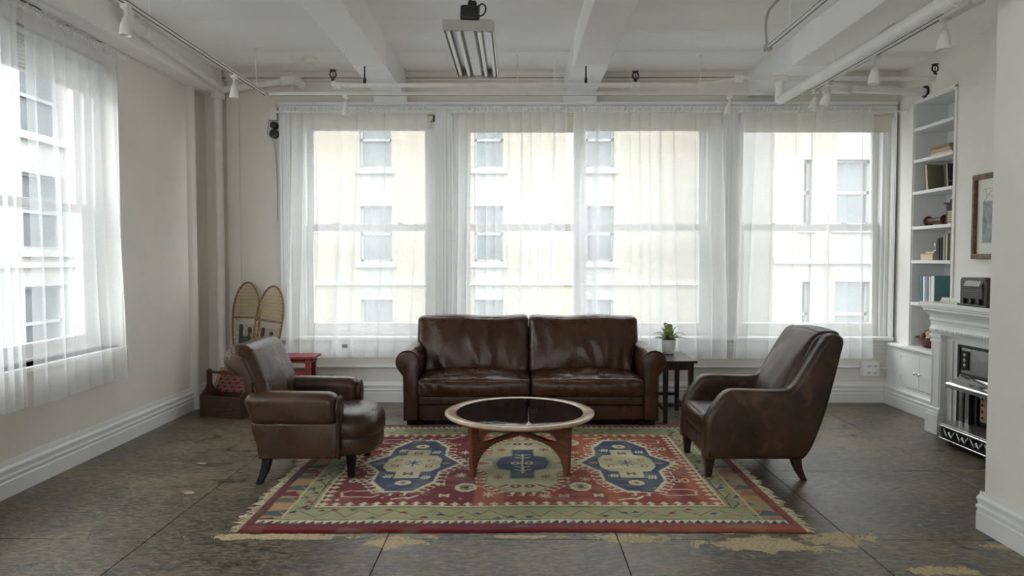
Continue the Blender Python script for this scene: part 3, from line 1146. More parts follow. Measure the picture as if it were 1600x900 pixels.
    for (x0, y0, x1, y1) in ((FX0, -FY, FX1, -FY), (FX1, -FY, FX1, FY), (FX1, FY, FX0, FY), (FX0, FY, FX0, -FY)):
        L = math.hypot(x1 - x0, y1 - y0)
        ux, uy = (x1 - x0) / L, (y1 - y0) / L
        vx, vy = -uy, ux
        n = int(L / 0.0785)
        line([(x0, y0), (x1, y1)], 0.014, cream)
        for k in range(n):
            s = (k + 0.5) * L / n
            def P(a, b):
                return (x0 + ux * (s + a) + vx * b, y0 + uy * (s + a) + vy * b)
            poly([P(-0.033, 0.03), P(0.033, 0.03), P(0, 0.072)], cream)
            poly([P(-0.014, 0.0), P(0.014, 0.0), P(0.010, 0.036), P(-0.010, 0.036)], cream)
    line([(FX0 - 0.03, -FY - 0.03), (FX1 + 0.03, -FY - 0.03), (FX1 + 0.03, FY + 0.03), (FX0 - 0.03, FY + 0.03), (FX0 - 0.03, -FY - 0.03)], 0.008, C3(96, 60, 50))

    def sym(q):
        """full outline from the first-quadrant points, top to side"""
        r = list(q)
        full = [(x, y) for x, y in r] + [(x, -y) for x, y in r[::-1]] + [(-x, -y) for x, y in r] + [(-x, y) for x, y in r[::-1]]
        out = []
        for p in full:
            if not out or math.hypot(p[0] - out[-1][0], p[1] - out[-1][1]) > 1e-6:
                out.append(p)
        return out

    def at(pts, cx, cy, s=1.0):
        return [(cx + x * s, cy + y * s) for x, y in pts]

    def teeth(pts, cx, cy, step, ln, w, c):
        n = len(pts)
        for k in range(n):
            (x1, y1), (x2, y2) = pts[k], pts[(k + 1) % n]
            d = math.hypot(x2 - x1, y2 - y1)
            if d < 0.05:
                continue
            ux, uy = (x2 - x1) / d, (y2 - y1) / d
            nx2, ny2 = uy, -ux
            if nx2 * (x1 + x2) + ny2 * (y1 + y2) < 0:
                nx2, ny2 = -nx2, -ny2
            m = max(1, int(d / step))
            for q in range(m):
                s = (q + 0.5) * d / m
                bx_, by_ = cx + x1 + ux * s, cy + y1 + uy * s
                sk = 0.35 * ln * (1 if x1 + x2 > 0 else -1)
                poly([(bx_ - ux * w, by_ - uy * w), (bx_ + ux * w, by_ + uy * w), (bx_ + nx2 * ln, by_ + ny2 * ln + sk * 0.3)], c)
                # little hook at the tip
                tx, ty = bx_ + nx2 * ln, by_ + ny2 * ln
                line([(tx - nx2 * 0.012, ty - ny2 * 0.012), (tx - nx2 * 0.012 + ux * 0.022, ty - ny2 * 0.012 + uy * 0.022)], 0.012, c)

    def star(x, y, r, c, w=0.011):
        for k in range(4):
            a = PI * k / 4
            line([(x - r * math.cos(a), y - r * 1.2 * math.sin(a)), (x + r * math.cos(a), y + r * 1.2 * math.sin(a))], w, c)

    def octa(x, y, rx, ry, c):
        poly([(x + rx * math.cos(PI / 8 + k * PI / 4), y + ry * math.sin(PI / 8 + k * PI / 4)) for k in range(8)], c)

    def hmot(x, y, s, c):
        line([(x - s, y - s), (x - s, y + s)], 0.012, c)
        line([(x + s, y - s), (x + s, y + s)], 0.012, c)
        line([(x - s, y - s), (x + s, y + s)], 0.012, c)
        line([(x - s, y + s), (x + s, y - s)], 0.012, c)

    def comb(x, y, s, c):
        for k in range(-1, 2):
            line([(x + k * s * 0.6, y - s), (x + k * s * 0.6 + 0.01, y + s)], 0.012, c)
        line([(x - s, y), (x + s, y)], 0.014, c)

    blue_c = blue + (C3(104, 118, 120) - blue) * (np.clip(vnoise(0.09, 0.5, 11) * 1.6 - 0.75, 0, 1) * (0.85))[..., None]
    cream_c = cream + (C3(176, 170, 132) - cream) * vnoise(0.2, 0.1, 12)[..., None]
    q_out = sym([(0.085, 0.63), (0.20, 0.42), (0.205, 0.20), (0.335, 0.0)])
    for cx, cy in ((-0.775, 0.03), (0.775, 0.03)):
        teeth([(x * 1.06, y * 1.04) for x, y in q_out], cx, cy, 0.062, 0.075, 0.017, cream)
        poly(at([(x * 1.10, y * 1.06) for x, y in q_out], cx, cy), cream)
        poly(at(q_out, cx, cy), blue_c)
        cr = sym([(0.085, 0.36), (0.085, 0.215), (0.15, 0.2), (0.20, 0.10), (0.20, 0.0)])
        poly(at([(x * 1.07 + 0.0, y * 1.04) for x, y in cr], cx, cy), navy)
        poly(at(cr, cx, cy), cream_c)
        star(cx, cy, 0.062, blue)
        for yy in (-0.26, 0.26):
            hmot(cx, cy + yy, 0.026, brown)
        for xx in (-0.12, 0.12):
            for yy in (-0.075, 0.075):
                line(at([(-0.02, -0.02), (0.02, -0.02), (0.02, 0.02), (-0.02, 0.02), (-0.02, -0.02)], cx + xx, cy + yy), 0.011, C3(136, 84, 66))
            poly(at([(-0.05, 0), (0, 0.02), (0.05, 0), (0, -0.02)], cx + xx * 2.0, cy), C3(190, 130, 96))
        for yy in (-0.46, 0.46):
            octa(cx, cy + yy, 0.055, 0.058, cream)
            octa(cx, cy + yy, 0.02, 0.024, C3(160, 110, 80))
        for xx, yy in ((-0.13, 0.34), (-0.13, -0.31), (0.13, 0.30), (0.13, -0.34)):
            comb(cx + xx, cy + yy, 0.032, cream)
    # middle medallion
    cx, cy = 0.02, 0.03
    qm = sym([(0.10, 0.64), (0.235, 0.46), (0.235, 0.26), (0.38, 0.0)])
    teeth([(x * 1.03, y * 1.02) for x, y in qm], cx, cy, 0.055, 0.08, 0.018, cream)
    poly(at([(x * 1.05, y * 1.03) for x, y in qm], cx, cy), green2)
    poly(at(qm, cx, cy), cream_c)
    for xx, yy in ((-0.165, 0.36), (0.165, 0.36), (-0.165, -0.33), (0.165, -0.33)):
        star(cx + xx, cy + yy, 0.038, C3(170, 92, 64), 0.013)
    for xx in (-0.30, 0.30):
        poly(at([(-0.06, 0), (0, 0.035), (0.06, 0), (0, -0.035)], cx + xx, cy), C3(172, 86, 62))
    for yy in (-0.53, 0.53):
        for xx in (-0.045, 0.045):
            octa(cx + xx, cy + yy, 0.036, 0.04, brown)
            octa(cx + xx, cy + yy, 0.014, 0.018, cream)
        line(at([(-0.15, -0.02), (-0.1, 0.03)], cx, cy + yy), 0.016, brown)
        line(at([(0.15, -0.02), (0.1, 0.03)], cx, cy + yy), 0.016, brown)
    qb = sym([(0.08, 0.355), (0.08, 0.19), (0.165, 0.14), (0.195, 0.0)])
    poly(at([(x * 1.14, y * 1.06) for x, y in qb], cx, cy), C3(150, 150, 120))
    poly(at(qb, cx, cy), navy + (blue_c - navy) * 0.7)
    line(at([(0, -0.24), (0, 0.24)], cx, cy), 0.016, cream)
    for yy in (-0.2, -0.12, 0.12, 0.2):
        line(at([(-0.05, yy + 0.03), (0, yy), (0.05, yy + 0.03)], cx, cy), 0.013, cream)
    for xx in (-0.05, 0.05):
        octa(cx + xx, cy, 0.034, 0.04, cream)
        octa(cx + xx, cy, 0.015, 0.02, navy)
    # scattered filling motifs
    for x, y in ((-0.35, -0.52), (0.40, -0.52), (-0.35, 0.60), (0.40, 0.60)):
        octa(x, y, 0.075, 0.095, cream)
        octa(x, y, 0.05, 0.062, green2)
        poly([(x - 0.06, y), (x, y + 0.02), (x + 0.06, y), (x, y - 0.02)], cream)
        octa(x, y, 0.022, 0.028, crim)
    for x, y in ((-0.2, -0.66), (0.16, -0.70), (0.44, -0.36), (-0.40, -0.26), (-0.22, 0.72), (0.25, 0.72), (-0.42, 0.32), (0.41, 0.30), (0.0, 0.74)):
        star(x, y, 0.04, cream if x < 0.2 else C3(196, 170, 130), 0.010)
    for x, y in ((-1.06, -0.38), (1.06, -0.38), (1.06, 0.42), (-1.06, 0.42)):
        for k in (-0.055, 0, 0.055):
            octa(x + k, y, 0.028, 0.05, C3(196, 180, 150))
            octa(x + k, y, 0.013, 0.026, crim)
    for x, y, s in ((-0.98, -0.64, 1), (0.98, -0.62, -1), (-0.98, 0.66, 1), (0.98, 0.66, -1)):
        line([(x - 0.13 * s, y - 0.06), (x - 0.15 * s, y + 0.02), (x - 0.1 * s, y + 0.05), (x + 0.06 * s, y + 0.05), (x + 0.1 * s, y + 0.08)], 0.017, C3(200, 176, 150))
        line([(x - 0.13 * s, y - 0.06), (x + 0.05 * s, y - 0.07), (x + 0.09 * s, y - 0.03)], 0.017, C3(200, 176, 150))
        line([(x + 0.12 * s, y), (x + 0.2 * s, y + 0.01)], 0.03, C3(110, 96, 100))
    for x, y in ((-0.72, -0.73), (0.70, -0.74), (-0.58, 0.75), (0.6, 0.75)):
        line([(x - 0.08, y - 0.03), (x, y), (x + 0.02, y - 0.02), (x + 0.07, y + 0.035)], 0.02, cream)
    for x, y in ((-0.48, -0.68), (0.5, -0.69), (0.28, -0.70), (-1.12, 0.0), (1.12, 0.0), (-1.15, -0.2), (1.14, -0.18), (-0.52, -0.45), (0.54, -0.42), (-0.5, 0.55), (0.55, 0.5)):
        hmot(x, y, 0.025, [cream, C3(110, 108, 112), C3(200, 150, 120)][rng.integers(3)])
    for q in range(70):
        x, y = rng.uniform(-1.15, 1.15), rng.uniform(-0.8, 0.8)
        if min(abs(x + 0.775), abs(x - 0.02), abs(x - 0.775)) < 0.31 and abs(y) < 0.72:
            continue
        r_ = 0.016
        poly([(x - r_, y), (x, y + r_ * 1.2), (x + r_, y), (x, y - r_ * 1.2)], [cream, C3(70, 72, 96), C3(196, 150, 112)][rng.integers(3)])
    # worn, uneven wool
    w1 = vnoise(0.05, 0.05, 21)
    w2 = vnoise(0.4, 0.4, 22)
    fib = rng.random(A.shape)
    img *= (0.80 + 0.16 * w1 + 0.14 * w2 + 0.22 * (fib - 0.5))[..., None]
    wear = np.clip((vnoise(0.12, 0.06, 23) - 0.62) * 1.0, 0, 0.18)[..., None]
    img = img * (1 - wear) + C3(170, 156, 128) * wear
    # --- geometry: thin pile that lies over the floor with slight ripples and rounded edges
    TH = 0.012
    edge = np.minimum(np.minimum(RX - np.abs(A), RY - np.abs(B)), 0.02) / 0.02
    Z = TH * np.sqrt(np.clip(1 - (1 - edge) ** 2, 0, 1)) * 0.8 + 0.0035 + 0.003 * vnoise(0.3, 0.5, 31) * edge
    Xw = A + CX + 0.006 * np.sin(B * 3)
    Yw = B + CY + 0.010 * np.sin(A * 1.7 + 0.6) + 0.004 * np.sin(A * 6)
    root = thing('rug', (CX, CY, 0), 'red and green hand-knotted wool rug with three blue and cream medallions', 'rug')
    co = np.stack([Xw - CX, Yw - CY, Z], -1).reshape(-1, 3)
    n = (nx_ + 1)
    ii, jj = np.meshgrid(np.arange(nx_), np.arange(ny_))
    k = (jj * n + ii).ravel()
    faces = np.stack([k, k + 1, k + n + 1, k + n], -1)
    # skirt down to the floor
    me = bpy.data.meshes.new('pile')
    me.vertices.add(len(co))
    me.vertices.foreach_set('co', co.ravel())
    me.loops.add(faces.size)
    me.loops.foreach_set('vertex_index', faces.ravel())
    me.polygons.add(len(faces))
    me.polygons.foreach_set('loop_start', np.arange(0, faces.size, 4))
    me.update(calc_edges=True)
    at_ = me.color_attributes.new('dye', 'FLOAT_COLOR', 'POINT')
    rgba = np.concatenate([img, np.ones(A.shape + (1,))], -1).astype(np.float32)
    at_.data.foreach_set('color', rgba.ravel())
    me.polygons.foreach_set('use_smooth', np.ones(len(faces), bool))
    t = NT('dyed_wool_pile')
    vc = t.n('ShaderNodeVertexColor', layer_name='dye')
    t.base(vc.outputs['Color'])
    t.setp(Roughness=0.95, Specular_IOR_Level=0.1, Sheen_Weight=0.15)
    v = t.coord()
    t.l(t.bump(t.noise(v, 260, 3, 0.7), 0.5, 0.004), t.b.inputs['Normal'])
    me.materials.append(t.m)
    o = bpy.data.objects.new('pile', me)
    col.objects.link(o)
    o.parent = root
    ORG[o.name] = Vector((CX, CY, 0))
    bk = MB().box(CX - RX + 0.004, CX + RX - 0.004, CY - RY + 0.014, CY + RY - 0.014, 0.0008, 0.0032)
    bk.build('backing', M['gap'], root)
    rnd = random.Random(4)
    for sx, nm in ((-1, 'left'), (1, 'right')):
        f = MB()
        q = -RY + 0.005
        while q < RY:
            x0 = CX + sx * (RX - 0.008) + 0.006 * math.sin(q * 3)
            y0 = CY + q
            ln = rnd.uniform(0.025, 0.06) if rnd.random() < 0.85 else rnd.uniform(0.06, 0.085)
            dy = rnd.uniform(-0.035, 0.02)
            z0 = 0.006
            pts = [(x0, y0, z0), (x0 + sx * ln * 0.5, y0 + dy * 0.4 + rnd.uniform(-0.006, 0.006), 0.007 + rnd.random() * 0.010), (x0 + sx * ln, y0 + dy, 0.004 + rnd.random() * 0.006)]
            f.tube(pts, [0.0032, 0.0042, 0.002], 4)
            q += rnd.uniform(0.007, 0.013)
        f.build('fringe', M['fringe'], root, kind='stuff', label='cream wool fringe along the %s end' % nm)
    return root


make_rug()


# ------------------------------------------------------------------ sofa
def wrinkle(seed, amp, freq=7.0, aniso=(1, 1, 1)):
    def f(w, u, d):
        p = Vector((w.x * aniso[0], w.y * aniso[1], w.z * aniso[2]))
        n = 1 - abs(noise.noise(p * freq + Vector((seed, 0, 0)))) * 2
        n2 = noise.noise(p * freq * 2.3 + Vector((0, seed, 0)))
        q = w.normalized() if d.length < 1e-6 else d.normalized()
        return w + q * amp * (n * 0.7 + n2 * 0.4)
    return f


def loop_rect(x0, x1, y0, y1, z, r, fz=None, n=5):
    pts = []
    for cx, cy, a in ((x1 - r, y1 - r, 0), (x0 + r, y1 - r, 90), (x0 + r, y0 + r, 180), (x1 - r, y0 + r, 270)):
        for k in range(n + 1):
            t = math.radians(a + 90 * k / n)
            pts.append((cx + r * math.cos(t), cy + r * math.sin(t), z))
    return pts


sofa = thing('sofa', (0.14, 6.75, 0), 'two-seat chocolate brown leather sofa with rolled arms, facing the coffee table', 'sofa')
S0, S1 = -0.99, 1.27
b = MB()
b.cushion((0.14, 6.79, 0.165), (S1 - S0 - 0.24, 0.88, 0.21), 0.012, (8, 4, 2))
b.build('base', M['sofa'], sofa, smooth=True)
MB().cushion((0.14, 6.365, 0.245), (S1 - S0 - 0.255, 0.08, 0.085), 0.02, (10, 2, 2)).build('front_rail', M['sofa'], sofa, smooth=True)
MB().tube([(S0 + 0.13, 6.342, 0.198), (S1 - 0.13, 6.342, 0.198)], 0.005, 6).tube([(S0 + 0.13, 6.345, 0.068), (S1 - 0.13, 6.345, 0.068)], 0.005, 6).build('welt', M['welt'], sofa, smooth=True)
MB().cushion((0.14, 7.10, 0.45), (S1 - S0 - 0.20, 0.20, 0.78), 0.06, (10, 3, 6)).build('back_frame', M['sofa'], sofa, smooth=True)
for s in (0, 1):
    poly = [(-0.99, 0.065), (-0.865, 0.065), (-0.865, 0.30), (-0.863, 0.46), (-0.858, 0.535)]
    poly += arc(-0.955, 0.585, 0.103, -15, 222, 18)
    poly += [(-0.992, 0.46), (-0.99, 0.30)]
    if s:
        poly = [(0.28 - x, z) for x, z in poly][::-1]
    ao = MB().puff(poly, 6.32, 7.16, 0.014, 'y', 3).build('arm', M['sofa'], sofa, smooth='edges')
    # welt outlining the arm front
    fr = [(x, 6.327, z) for x, z in poly]
    MB().tube(fr, 0.005, 6, closed=True).build('welt', M['welt'], ao, smooth=True)
    cxm = sum(p[0] for p in poly) / len(poly)
for s in (0, 1):
    x0, x1 = ((-0.862, 0.133), (0.147, 1.142))[s]
    cu = MB()
    c = ((x0 + x1) / 2, 6.64, 0.362)
    hx = (x1 - x0) / 2

    def fn(w, u, d, s=s):
        top = max(0, u[2])
        edge = (1 - u[0] ** 2) * (1 - u[1] ** 2)
        p = Vector((w.x * 5 + w.y * 3 + s * 7, w.y * 9 - w.x * 2.5, 0.3 * s))
        r = (1 - abs(noise.noise(p)) * 2.4) * 0.012 + (1 - abs(noise.noise(p * 2.6)) * 2.4) * 0.005
        w = w + Vector((0, 0, r * top * (0.35 + edge)))
        front = max(0, -u[1])
        g = 1 - abs(noise.noise(Vector((w.x * 11 + w.z * 9 + s * 5, w.z * 3, 2)))) * 2.2
        return w + Vector((0, -0.007 * g * front * (1 - abs(u[2]) ** 3), 0))
    cu.cushion(c, (x1 - x0, 0.72, 0.145), 0.028, (40, 26, 5), (0.004, 0.02, 0.045), fn)
    co = cu.build('seat_cushion', M['sofa'], sofa, smooth=True)
    for zz in (0.418, 0.300):
        pts = loop_rect(x0 + 0.006, x1 - 0.006, 6.283, 6.995, zz, 0.035)
        MB().tube([(p[0], p[1] - 0.004 * (1 - ((p[0] - c[0]) / hx) ** 2) * (p[1] < 6.3), p[2]) for p in pts], 0.0055, 6, closed=True).build('welt', M['welt'], co, smooth=True)
for s in (0, 1):
    x0, x1 = ((-0.932, 0.128), (0.132, 1.172))[s]
    hx, hz = (x1 - x0) / 2, 0.262
    c = ((x0 + x1) / 2, 6.885, 0.692)

    def fn(w, u, d, s=s, hx=hx):
        front = max(0, -u[1])
        t = Vector((w.x * 6 + s * 11, w.z * 3.2 + w.x * 1.6, s))
        rad = max(abs(u[0]), abs(u[2]))
        rdg = 1 - abs(noise.noise(t)) * 2.6
        w = w + Vector((0, -0.010 * rdg * front, 0))
        # pulls running in from the top welt
        g = 1 - abs(noise.noise(Vector((w.x * 15, w.z * 2.5, 4 + s)))) * 2.0
        w = w + Vector((0, -0.006 * g * front * max(0, u[2]) ** 1.5, 0))
        w.z += 0.012 * noise.noise(Vector((w.x * 3, s * 3, 9))) * max(0, u[2])
        # narrower at the foot, where it sits between the arms
        low = max(0.0, min(1.0, (0.10 - u[2]) / 0.25))
        outer = -1 if s == 0 else 1
        if u[0] * outer > 0:
            w.x -= outer * 0.062 * low * (u[0] * outer) ** 2
        # lean back
        w.y += 0.13 * (u[2] * 0.5)
        return w
    cu = MB().cushion(c, (x1 - x0, 0.22, 2 * hz), 0.042, (44, 5, 26), (0.0, 0.055, 0.0), fn)
    co = cu.build('back_cushion', M['sofa'], sofa, smooth=True)
    pts = []
    for (px, pz) in [(q[0], q[1]) for q in loop_rect(-hx + 0.018, hx - 0.018, -hz + 0.018, hz - 0.018, 0, 0.05)]:
        u2 = pz / hz
        low = max(0.0, min(1.0, (0.10 - u2) / 0.25))
        outer = -1 if s == 0 else 1
        xx = px - (outer * 0.062 * low * (px / hx * outer) ** 2 if px * outer > 0 else 0)
        zz = pz + 0.012 * noise.noise(Vector((px * 3, s * 3, 9))) * max(0, u2)
        pts.append((c[0] + xx, c[1] - 0.088 + 0.065 * u2, c[2] + zz))
    MB().tube(pts, 0.006, 6, closed=True).build('welt', M['welt'], co, smooth=True)
for x in (S0 + 0.09, S1 - 0.09):
    for y in (6.42, 7.08):
        MB().box(x - 0.07, x + 0.07, y - 0.06, y + 0.06, 0.0165 if y < 6.6 else 0.001, 0.066).build('foot', M['legs'], sofa, bevel=0.006)

# ------------------------------------------------------------------ coffee table
tb = thing('coffee_table', (0.033, 5.15, 0.0), 'round walnut coffee table with dark glass inset on a crossed arched base', 'table')
m = MB()
pr = [(0.452, 0.378), (0.500, 0.372), (0.528, 0.380), (0.541, 0.392), (0.541, 0.398), (0.530, 0.405), (0.505, 0.408), (0.470, 0.405), (0.463, 0.400), (0.460, 0.394), (0.452, 0.392)]
seg = 96
base = 0
for r_, h in pr:
    for k in range(seg):
        t = 2 * PI * k / seg
        m.v.append((0.033 + r_ * math.cos(t), 5.15 + r_ * math.sin(t), h))
n = len(pr)
for i in range(n):
    j = (i + 1) % n
    for k in range(seg):
        k2 = (k + 1) % seg
        m.f.append((i * seg + k, i * seg + k2, j * seg + k2, j * seg + k))
m.build('rim', M['rim'], tb, smooth=True, label='wooden rim, pale with painted window sheen')
gl_ = MB().lathe([(0.456, 0.390), (0.4585, 0.392), (0.4585, 0.397), (0.456, 0.399)], (0.033, 5.15, 0), 'z', 96)
gl_.v = [(x, y, z - 0.0015 + (y - 5.15) * 0.018) for x, y, z in gl_.v]
gl_.build('glass_top', M['table_glass'], tb, label='dark smoked glass top')
for k, ang in enumerate((41.5, 138.5)):
    prof = [(0.462, 0.376), (0.455, 0.20), (0.447, 0.0165)]
    prof = prof + [(0.412, 0.0165)]
    prof += [(0.405, 0.075), (0.375, 0.135), (0.32, 0.18), (0.24, 0.208), (0.12, 0.222), (0.0, 0.226)]
    lowr = prof
    up = [(0.0, 0.258), (0.12, 0.252), (0.24, 0.238), (0.31, 0.232), (0.352, 0.240), (0.380, 0.262), (0.388, 0.300), (0.392, 0.376)]
    half = bez([(p[0], p[1], 0) for p in lowr[3:]], 42)
    uph = bez([(p[0], p[1], 0) for p in up], 48)
    R_ = [(p[0], p[1]) for p in lowr[:3]] + [(p[0], p[1]) for p in half] + [(p[0], p[1]) for p in uph]
    # build as a closed strip: outer loop right half then mirrored left half
    right = R_
    lo_half = [(p[0], p[1]) for p in lowr[:3]] + [(p[0], p[1]) for p in half]          # top outer .. centre bottom
    full = lo_half + [(-x, z) for x, z in lo_half[::-1]][1:] + [(-p[0], p[1]) for p in uph[::-1]] + [(p[0], p[1]) for p in uph][1:]
    a = math.radians(ang)
    mm = MB()
    n = len(full)
    hw = 0.021 if k == 0 else 0.0205
    for sgn in (-1, 1):
        for u_, z in full:
            th_ = hw * (0.85 + 0.15 * min(1, abs(u_) / 0.3))
            mm.v.append((0.033 + u_ * math.cos(a) - sgn * th_ * math.sin(a), 5.15 + u_ * math.sin(a) + sgn * th_ * math.cos(a), z + (0.0008 if k else 0)))
    mm.f.append(tuple(range(n)))
    mm.f.append(tuple(range(2 * n - 1, n - 1, -1)))
    for i in range(n):
        j = (i + 1) % n
        mm.f.append((i, j, n + j, n + i))
    mm.build('arched_leg_frame', M['walnut'], tb, bevel=0.005, fixn=True)


# ------------------------------------------------------------------ left club armchair (faces +x)
def taper_leg(p_top, p_bot, s_top, s_bot, curve=0.0, n=8, ax=(1, 0)):
    m = MB()
    vs = []
    for i in range(n + 1):
        t = i / n
        c = Vector(p_top).lerp(Vector(p_bot), t)
        off = curve * math.sin(PI * t)
        c.x += ax[0] * off
        c.y += ax[1] * off
        s = s_top + (s_bot - s_top) * t
        vs += [(c.x - s, c.y - s, c.z), (c.x + s, c.y - s, c.z), (c.x + s, c.y + s, c.z), (c.x - s, c.y + s, c.z)]
    fs = [(3, 2, 1, 0), tuple(4 * n + k for k in range(4))]
    for i in range(n):
        for k in range(4):
            k2 = (k + 1) % 4
            fs.append((i * 4 + k, i * 4 + k2, i * 4 + 4 + k2, i * 4 + 4 + k))
    m.add(vs, fs)
    return m


club = thing('club_armchair', (-1.45, 5.10, 0), 'brown leather club armchair with scrolled back, left of the coffee table', 'armchair')
YN, YF = 4.70, 5.50
# rounded D-shaped plan for base and seat
def dplan(x0, x1, y0, y1, rf, n=12):
    ym = (y0 + y1) / 2
    h = (y1 - y0) / 2
    pts = [(x0, y1), (x0, y0)]
    for k in range(n + 1):
        t = -PI / 2 + PI * k / n
        c, s = math.cos(t), math.sin(t)
        pts.append((x1 - rf + rf * abs(c) ** 0.75, ym + h * (abs(s) ** 0.8) * (1 if s > 0 else -1)))
    return pts


# lower body
m = MB()
pl = dplan(-1.74, -0.955, 4.79, 5.41, 0.24, 24)
m.puff(pl, 0.165, 0.292, 0.018, 'z', 3)
m.build('seat_base', M['club'], club, smooth='edges')
m = MB()
n = len(pl)
cx_, cy2 = -1.35, 5.10
rings = [(1.0, 0.286), (1.012, 0.30), (1.018, 0.33), (1.012, 0.372), (0.985, 0.402), (0.94, 0.423), (0.85, 0.440), (0.7, 0.452), (0.45, 0.461), (0.2, 0.465)]
pl2 = dplan(-1.70, -0.950, 4.785, 5.415, 0.24, 24)
for s_, z in rings:
    for x, y in pl2:
        m.v.append((cx_ + (x - cx_) * s_, cy2 + (y - cy2) * s_, z + 0.004 * nz(x * 5, y * 5, z * 9)))
for j in range(len(rings) - 1):
    for i in range(n):
        i2 = (i + 1) % n
        m.f.append((j * n + i, j * n + i2, (j + 1) * n + i2, (j + 1) * n + i))
m.f.append(tuple((len(rings) - 1) * n + i for i in range(n)))
m.f.append(tuple(range(n))[::-1])
so = m.build('seat_cushion', M['club'], club, smooth=True)
MB().tube([(cx_ + (x - cx_) * 1.004, cy2 + (y - cy2) * 1.004, 0.290) for x, y in pl2], 0.005, 6, closed=True).build('welt', M['welt'], so, smooth=True)
# arms: stuffed bolster on top of a thinner side panel
for s in (0, 1):
    ya, yb = (YN, YN + 0.165) if s == 0 else (YF - 0.165, YF)
    pa = arc(-1.262, 0.530, 0.077, 0, 90, 7) + [(-1.40, 0.609), (-1.60, 0.612)] + arc(-1.742, 0.548, 0.065, 90, 180, 6) + [(-1.797, 0.50)] + arc(-1.712, 0.460, 0.068, 180, 270, 6) + [(-1.50, 0.392)] + arc(-1.257, 0.465, 0.073, 270, 360, 6)
    MB().puff(pa, ya, yb, 0.058, 'y', 6).build('arm', M['club'], club, smooth=True)
    ys0, ys1 = (YN + 0.022, YN + 0.15) if s == 0 else (YF - 0.15, YF - 0.022)
    sp = [(-1.765, 0.41), (-1.755, 0.34), (-1.725, 0.26), (-1.718, 0.165), (-1.185, 0.165), (-1.185, 0.41)]
    MB().puff(sp, ys0, ys1, 0.018, 'y', 3).build('side_panel', M['club'], club, smooth='edges')
    # shaped facing on the arm front, edged with welt
    yc_ = (ya + yb) / 2
    fc = []
    for (dy, z) in [(-0.062, 0.165), (-0.060, 0.25), (-0.055, 0.33), (-0.066, 0.39)]:
        fc.append((yc_ + dy, z))
    fc += arc(yc_, 0.498, 0.083, 215, -35, 14)
    fc += [(2 * yc_ - y, z) for y, z in fc[3::-1]]
    fo = MB().puff(fc, -1.192, -1.168, 0.010, 'x', 3).build('arm_facing', M['club'], club, smooth='edges')
    MB().tube([(-1.176, y, z) for y, z in fc], 0.005, 6, closed=True).build('welt', M['welt'], fo, smooth=True)
# scrolled back
bk = [(-1.63, 0.40), (-1.645, 0.52), (-1.672, 0.65), (-1.715, 0.77)]
bk += arc(-1.862, 0.815, 0.112, 28, 262, 18)
bk += [(-1.842, 0.70), (-1.825, 0.66), (-1.81, 0.60), (-1.80, 0.50), (-1.79, 0.40)]
bk = [(p[0], p[1]) for p in bez([(x, z, 0) for x, z in bk], 96)]
bo = MB().puff(bk, 4.755, 5.465, 0.088, 'y', 8, medial=[(-1.715, 0.38), (-1.725, 0.52), (-1.745, 0.63), (-1.785, 0.72), (-1.835, 0.79), (-1.865, 0.815)]).build('backrest', M['club'], club, smooth=True)
sc_p = [(-1.755, 0.61), (-1.748, 0.68), (-1.778, 0.76), (-1.80, 0.80)] + arc(-1.862, 0.815, 0.058, 5, 255, 14) + [(-1.825, 0.72), (-1.818, 0.66), (-1.81, 0.61)]
for ya, yb in ((4.743, 4.79), (5.43, 5.477)):
    fo = MB().puff(sc_p, ya, yb, 0.014, 'y', 4, medial=[(-1.782, 0.61), (-1.79, 0.68), (-1.815, 0.745), (-1.862, 0.812)]).build('scroll_panel', M['club'], bo, smooth='edges')
# pleats round the scroll
for ya in (4.785, 5.435):
    for a in (40, 80, 120, 160, 205):
        t = math.radians(a)
        sg = -1 if ya < 5 else 1
        p = [(-1.862 + r_ * math.cos(t), ya + sg * dy, 0.815 + r_ * math.sin(t)) for r_, dy in ((0.060, 0.024), (0.080, 0.014), (0.100, -0.012), (0.1105, -0.05), (0.1125, -0.075))]
        MB().tube(p, 0.0022, 5).build('pleat', M['welt'], bo, smooth=True)
for x, y, fx, fy, cv in ((-1.675, 4.80, -1.712, 4.735, 0.012), (-1.675, 5.40, -1.712, 5.465, 0.012)):
    taper_leg((x, y, 0.175), (fx, fy, 0.001), 0.031, 0.021, cv).build('leg', M['legs'], club, bevel=0.004)
for y in (4.83, 5.37):
    taper_leg((-1.115, y, 0.175), (-1.118, y, 0.0165), 0.032, 0.019).build('leg', M['legs'], club, bevel=0.004)

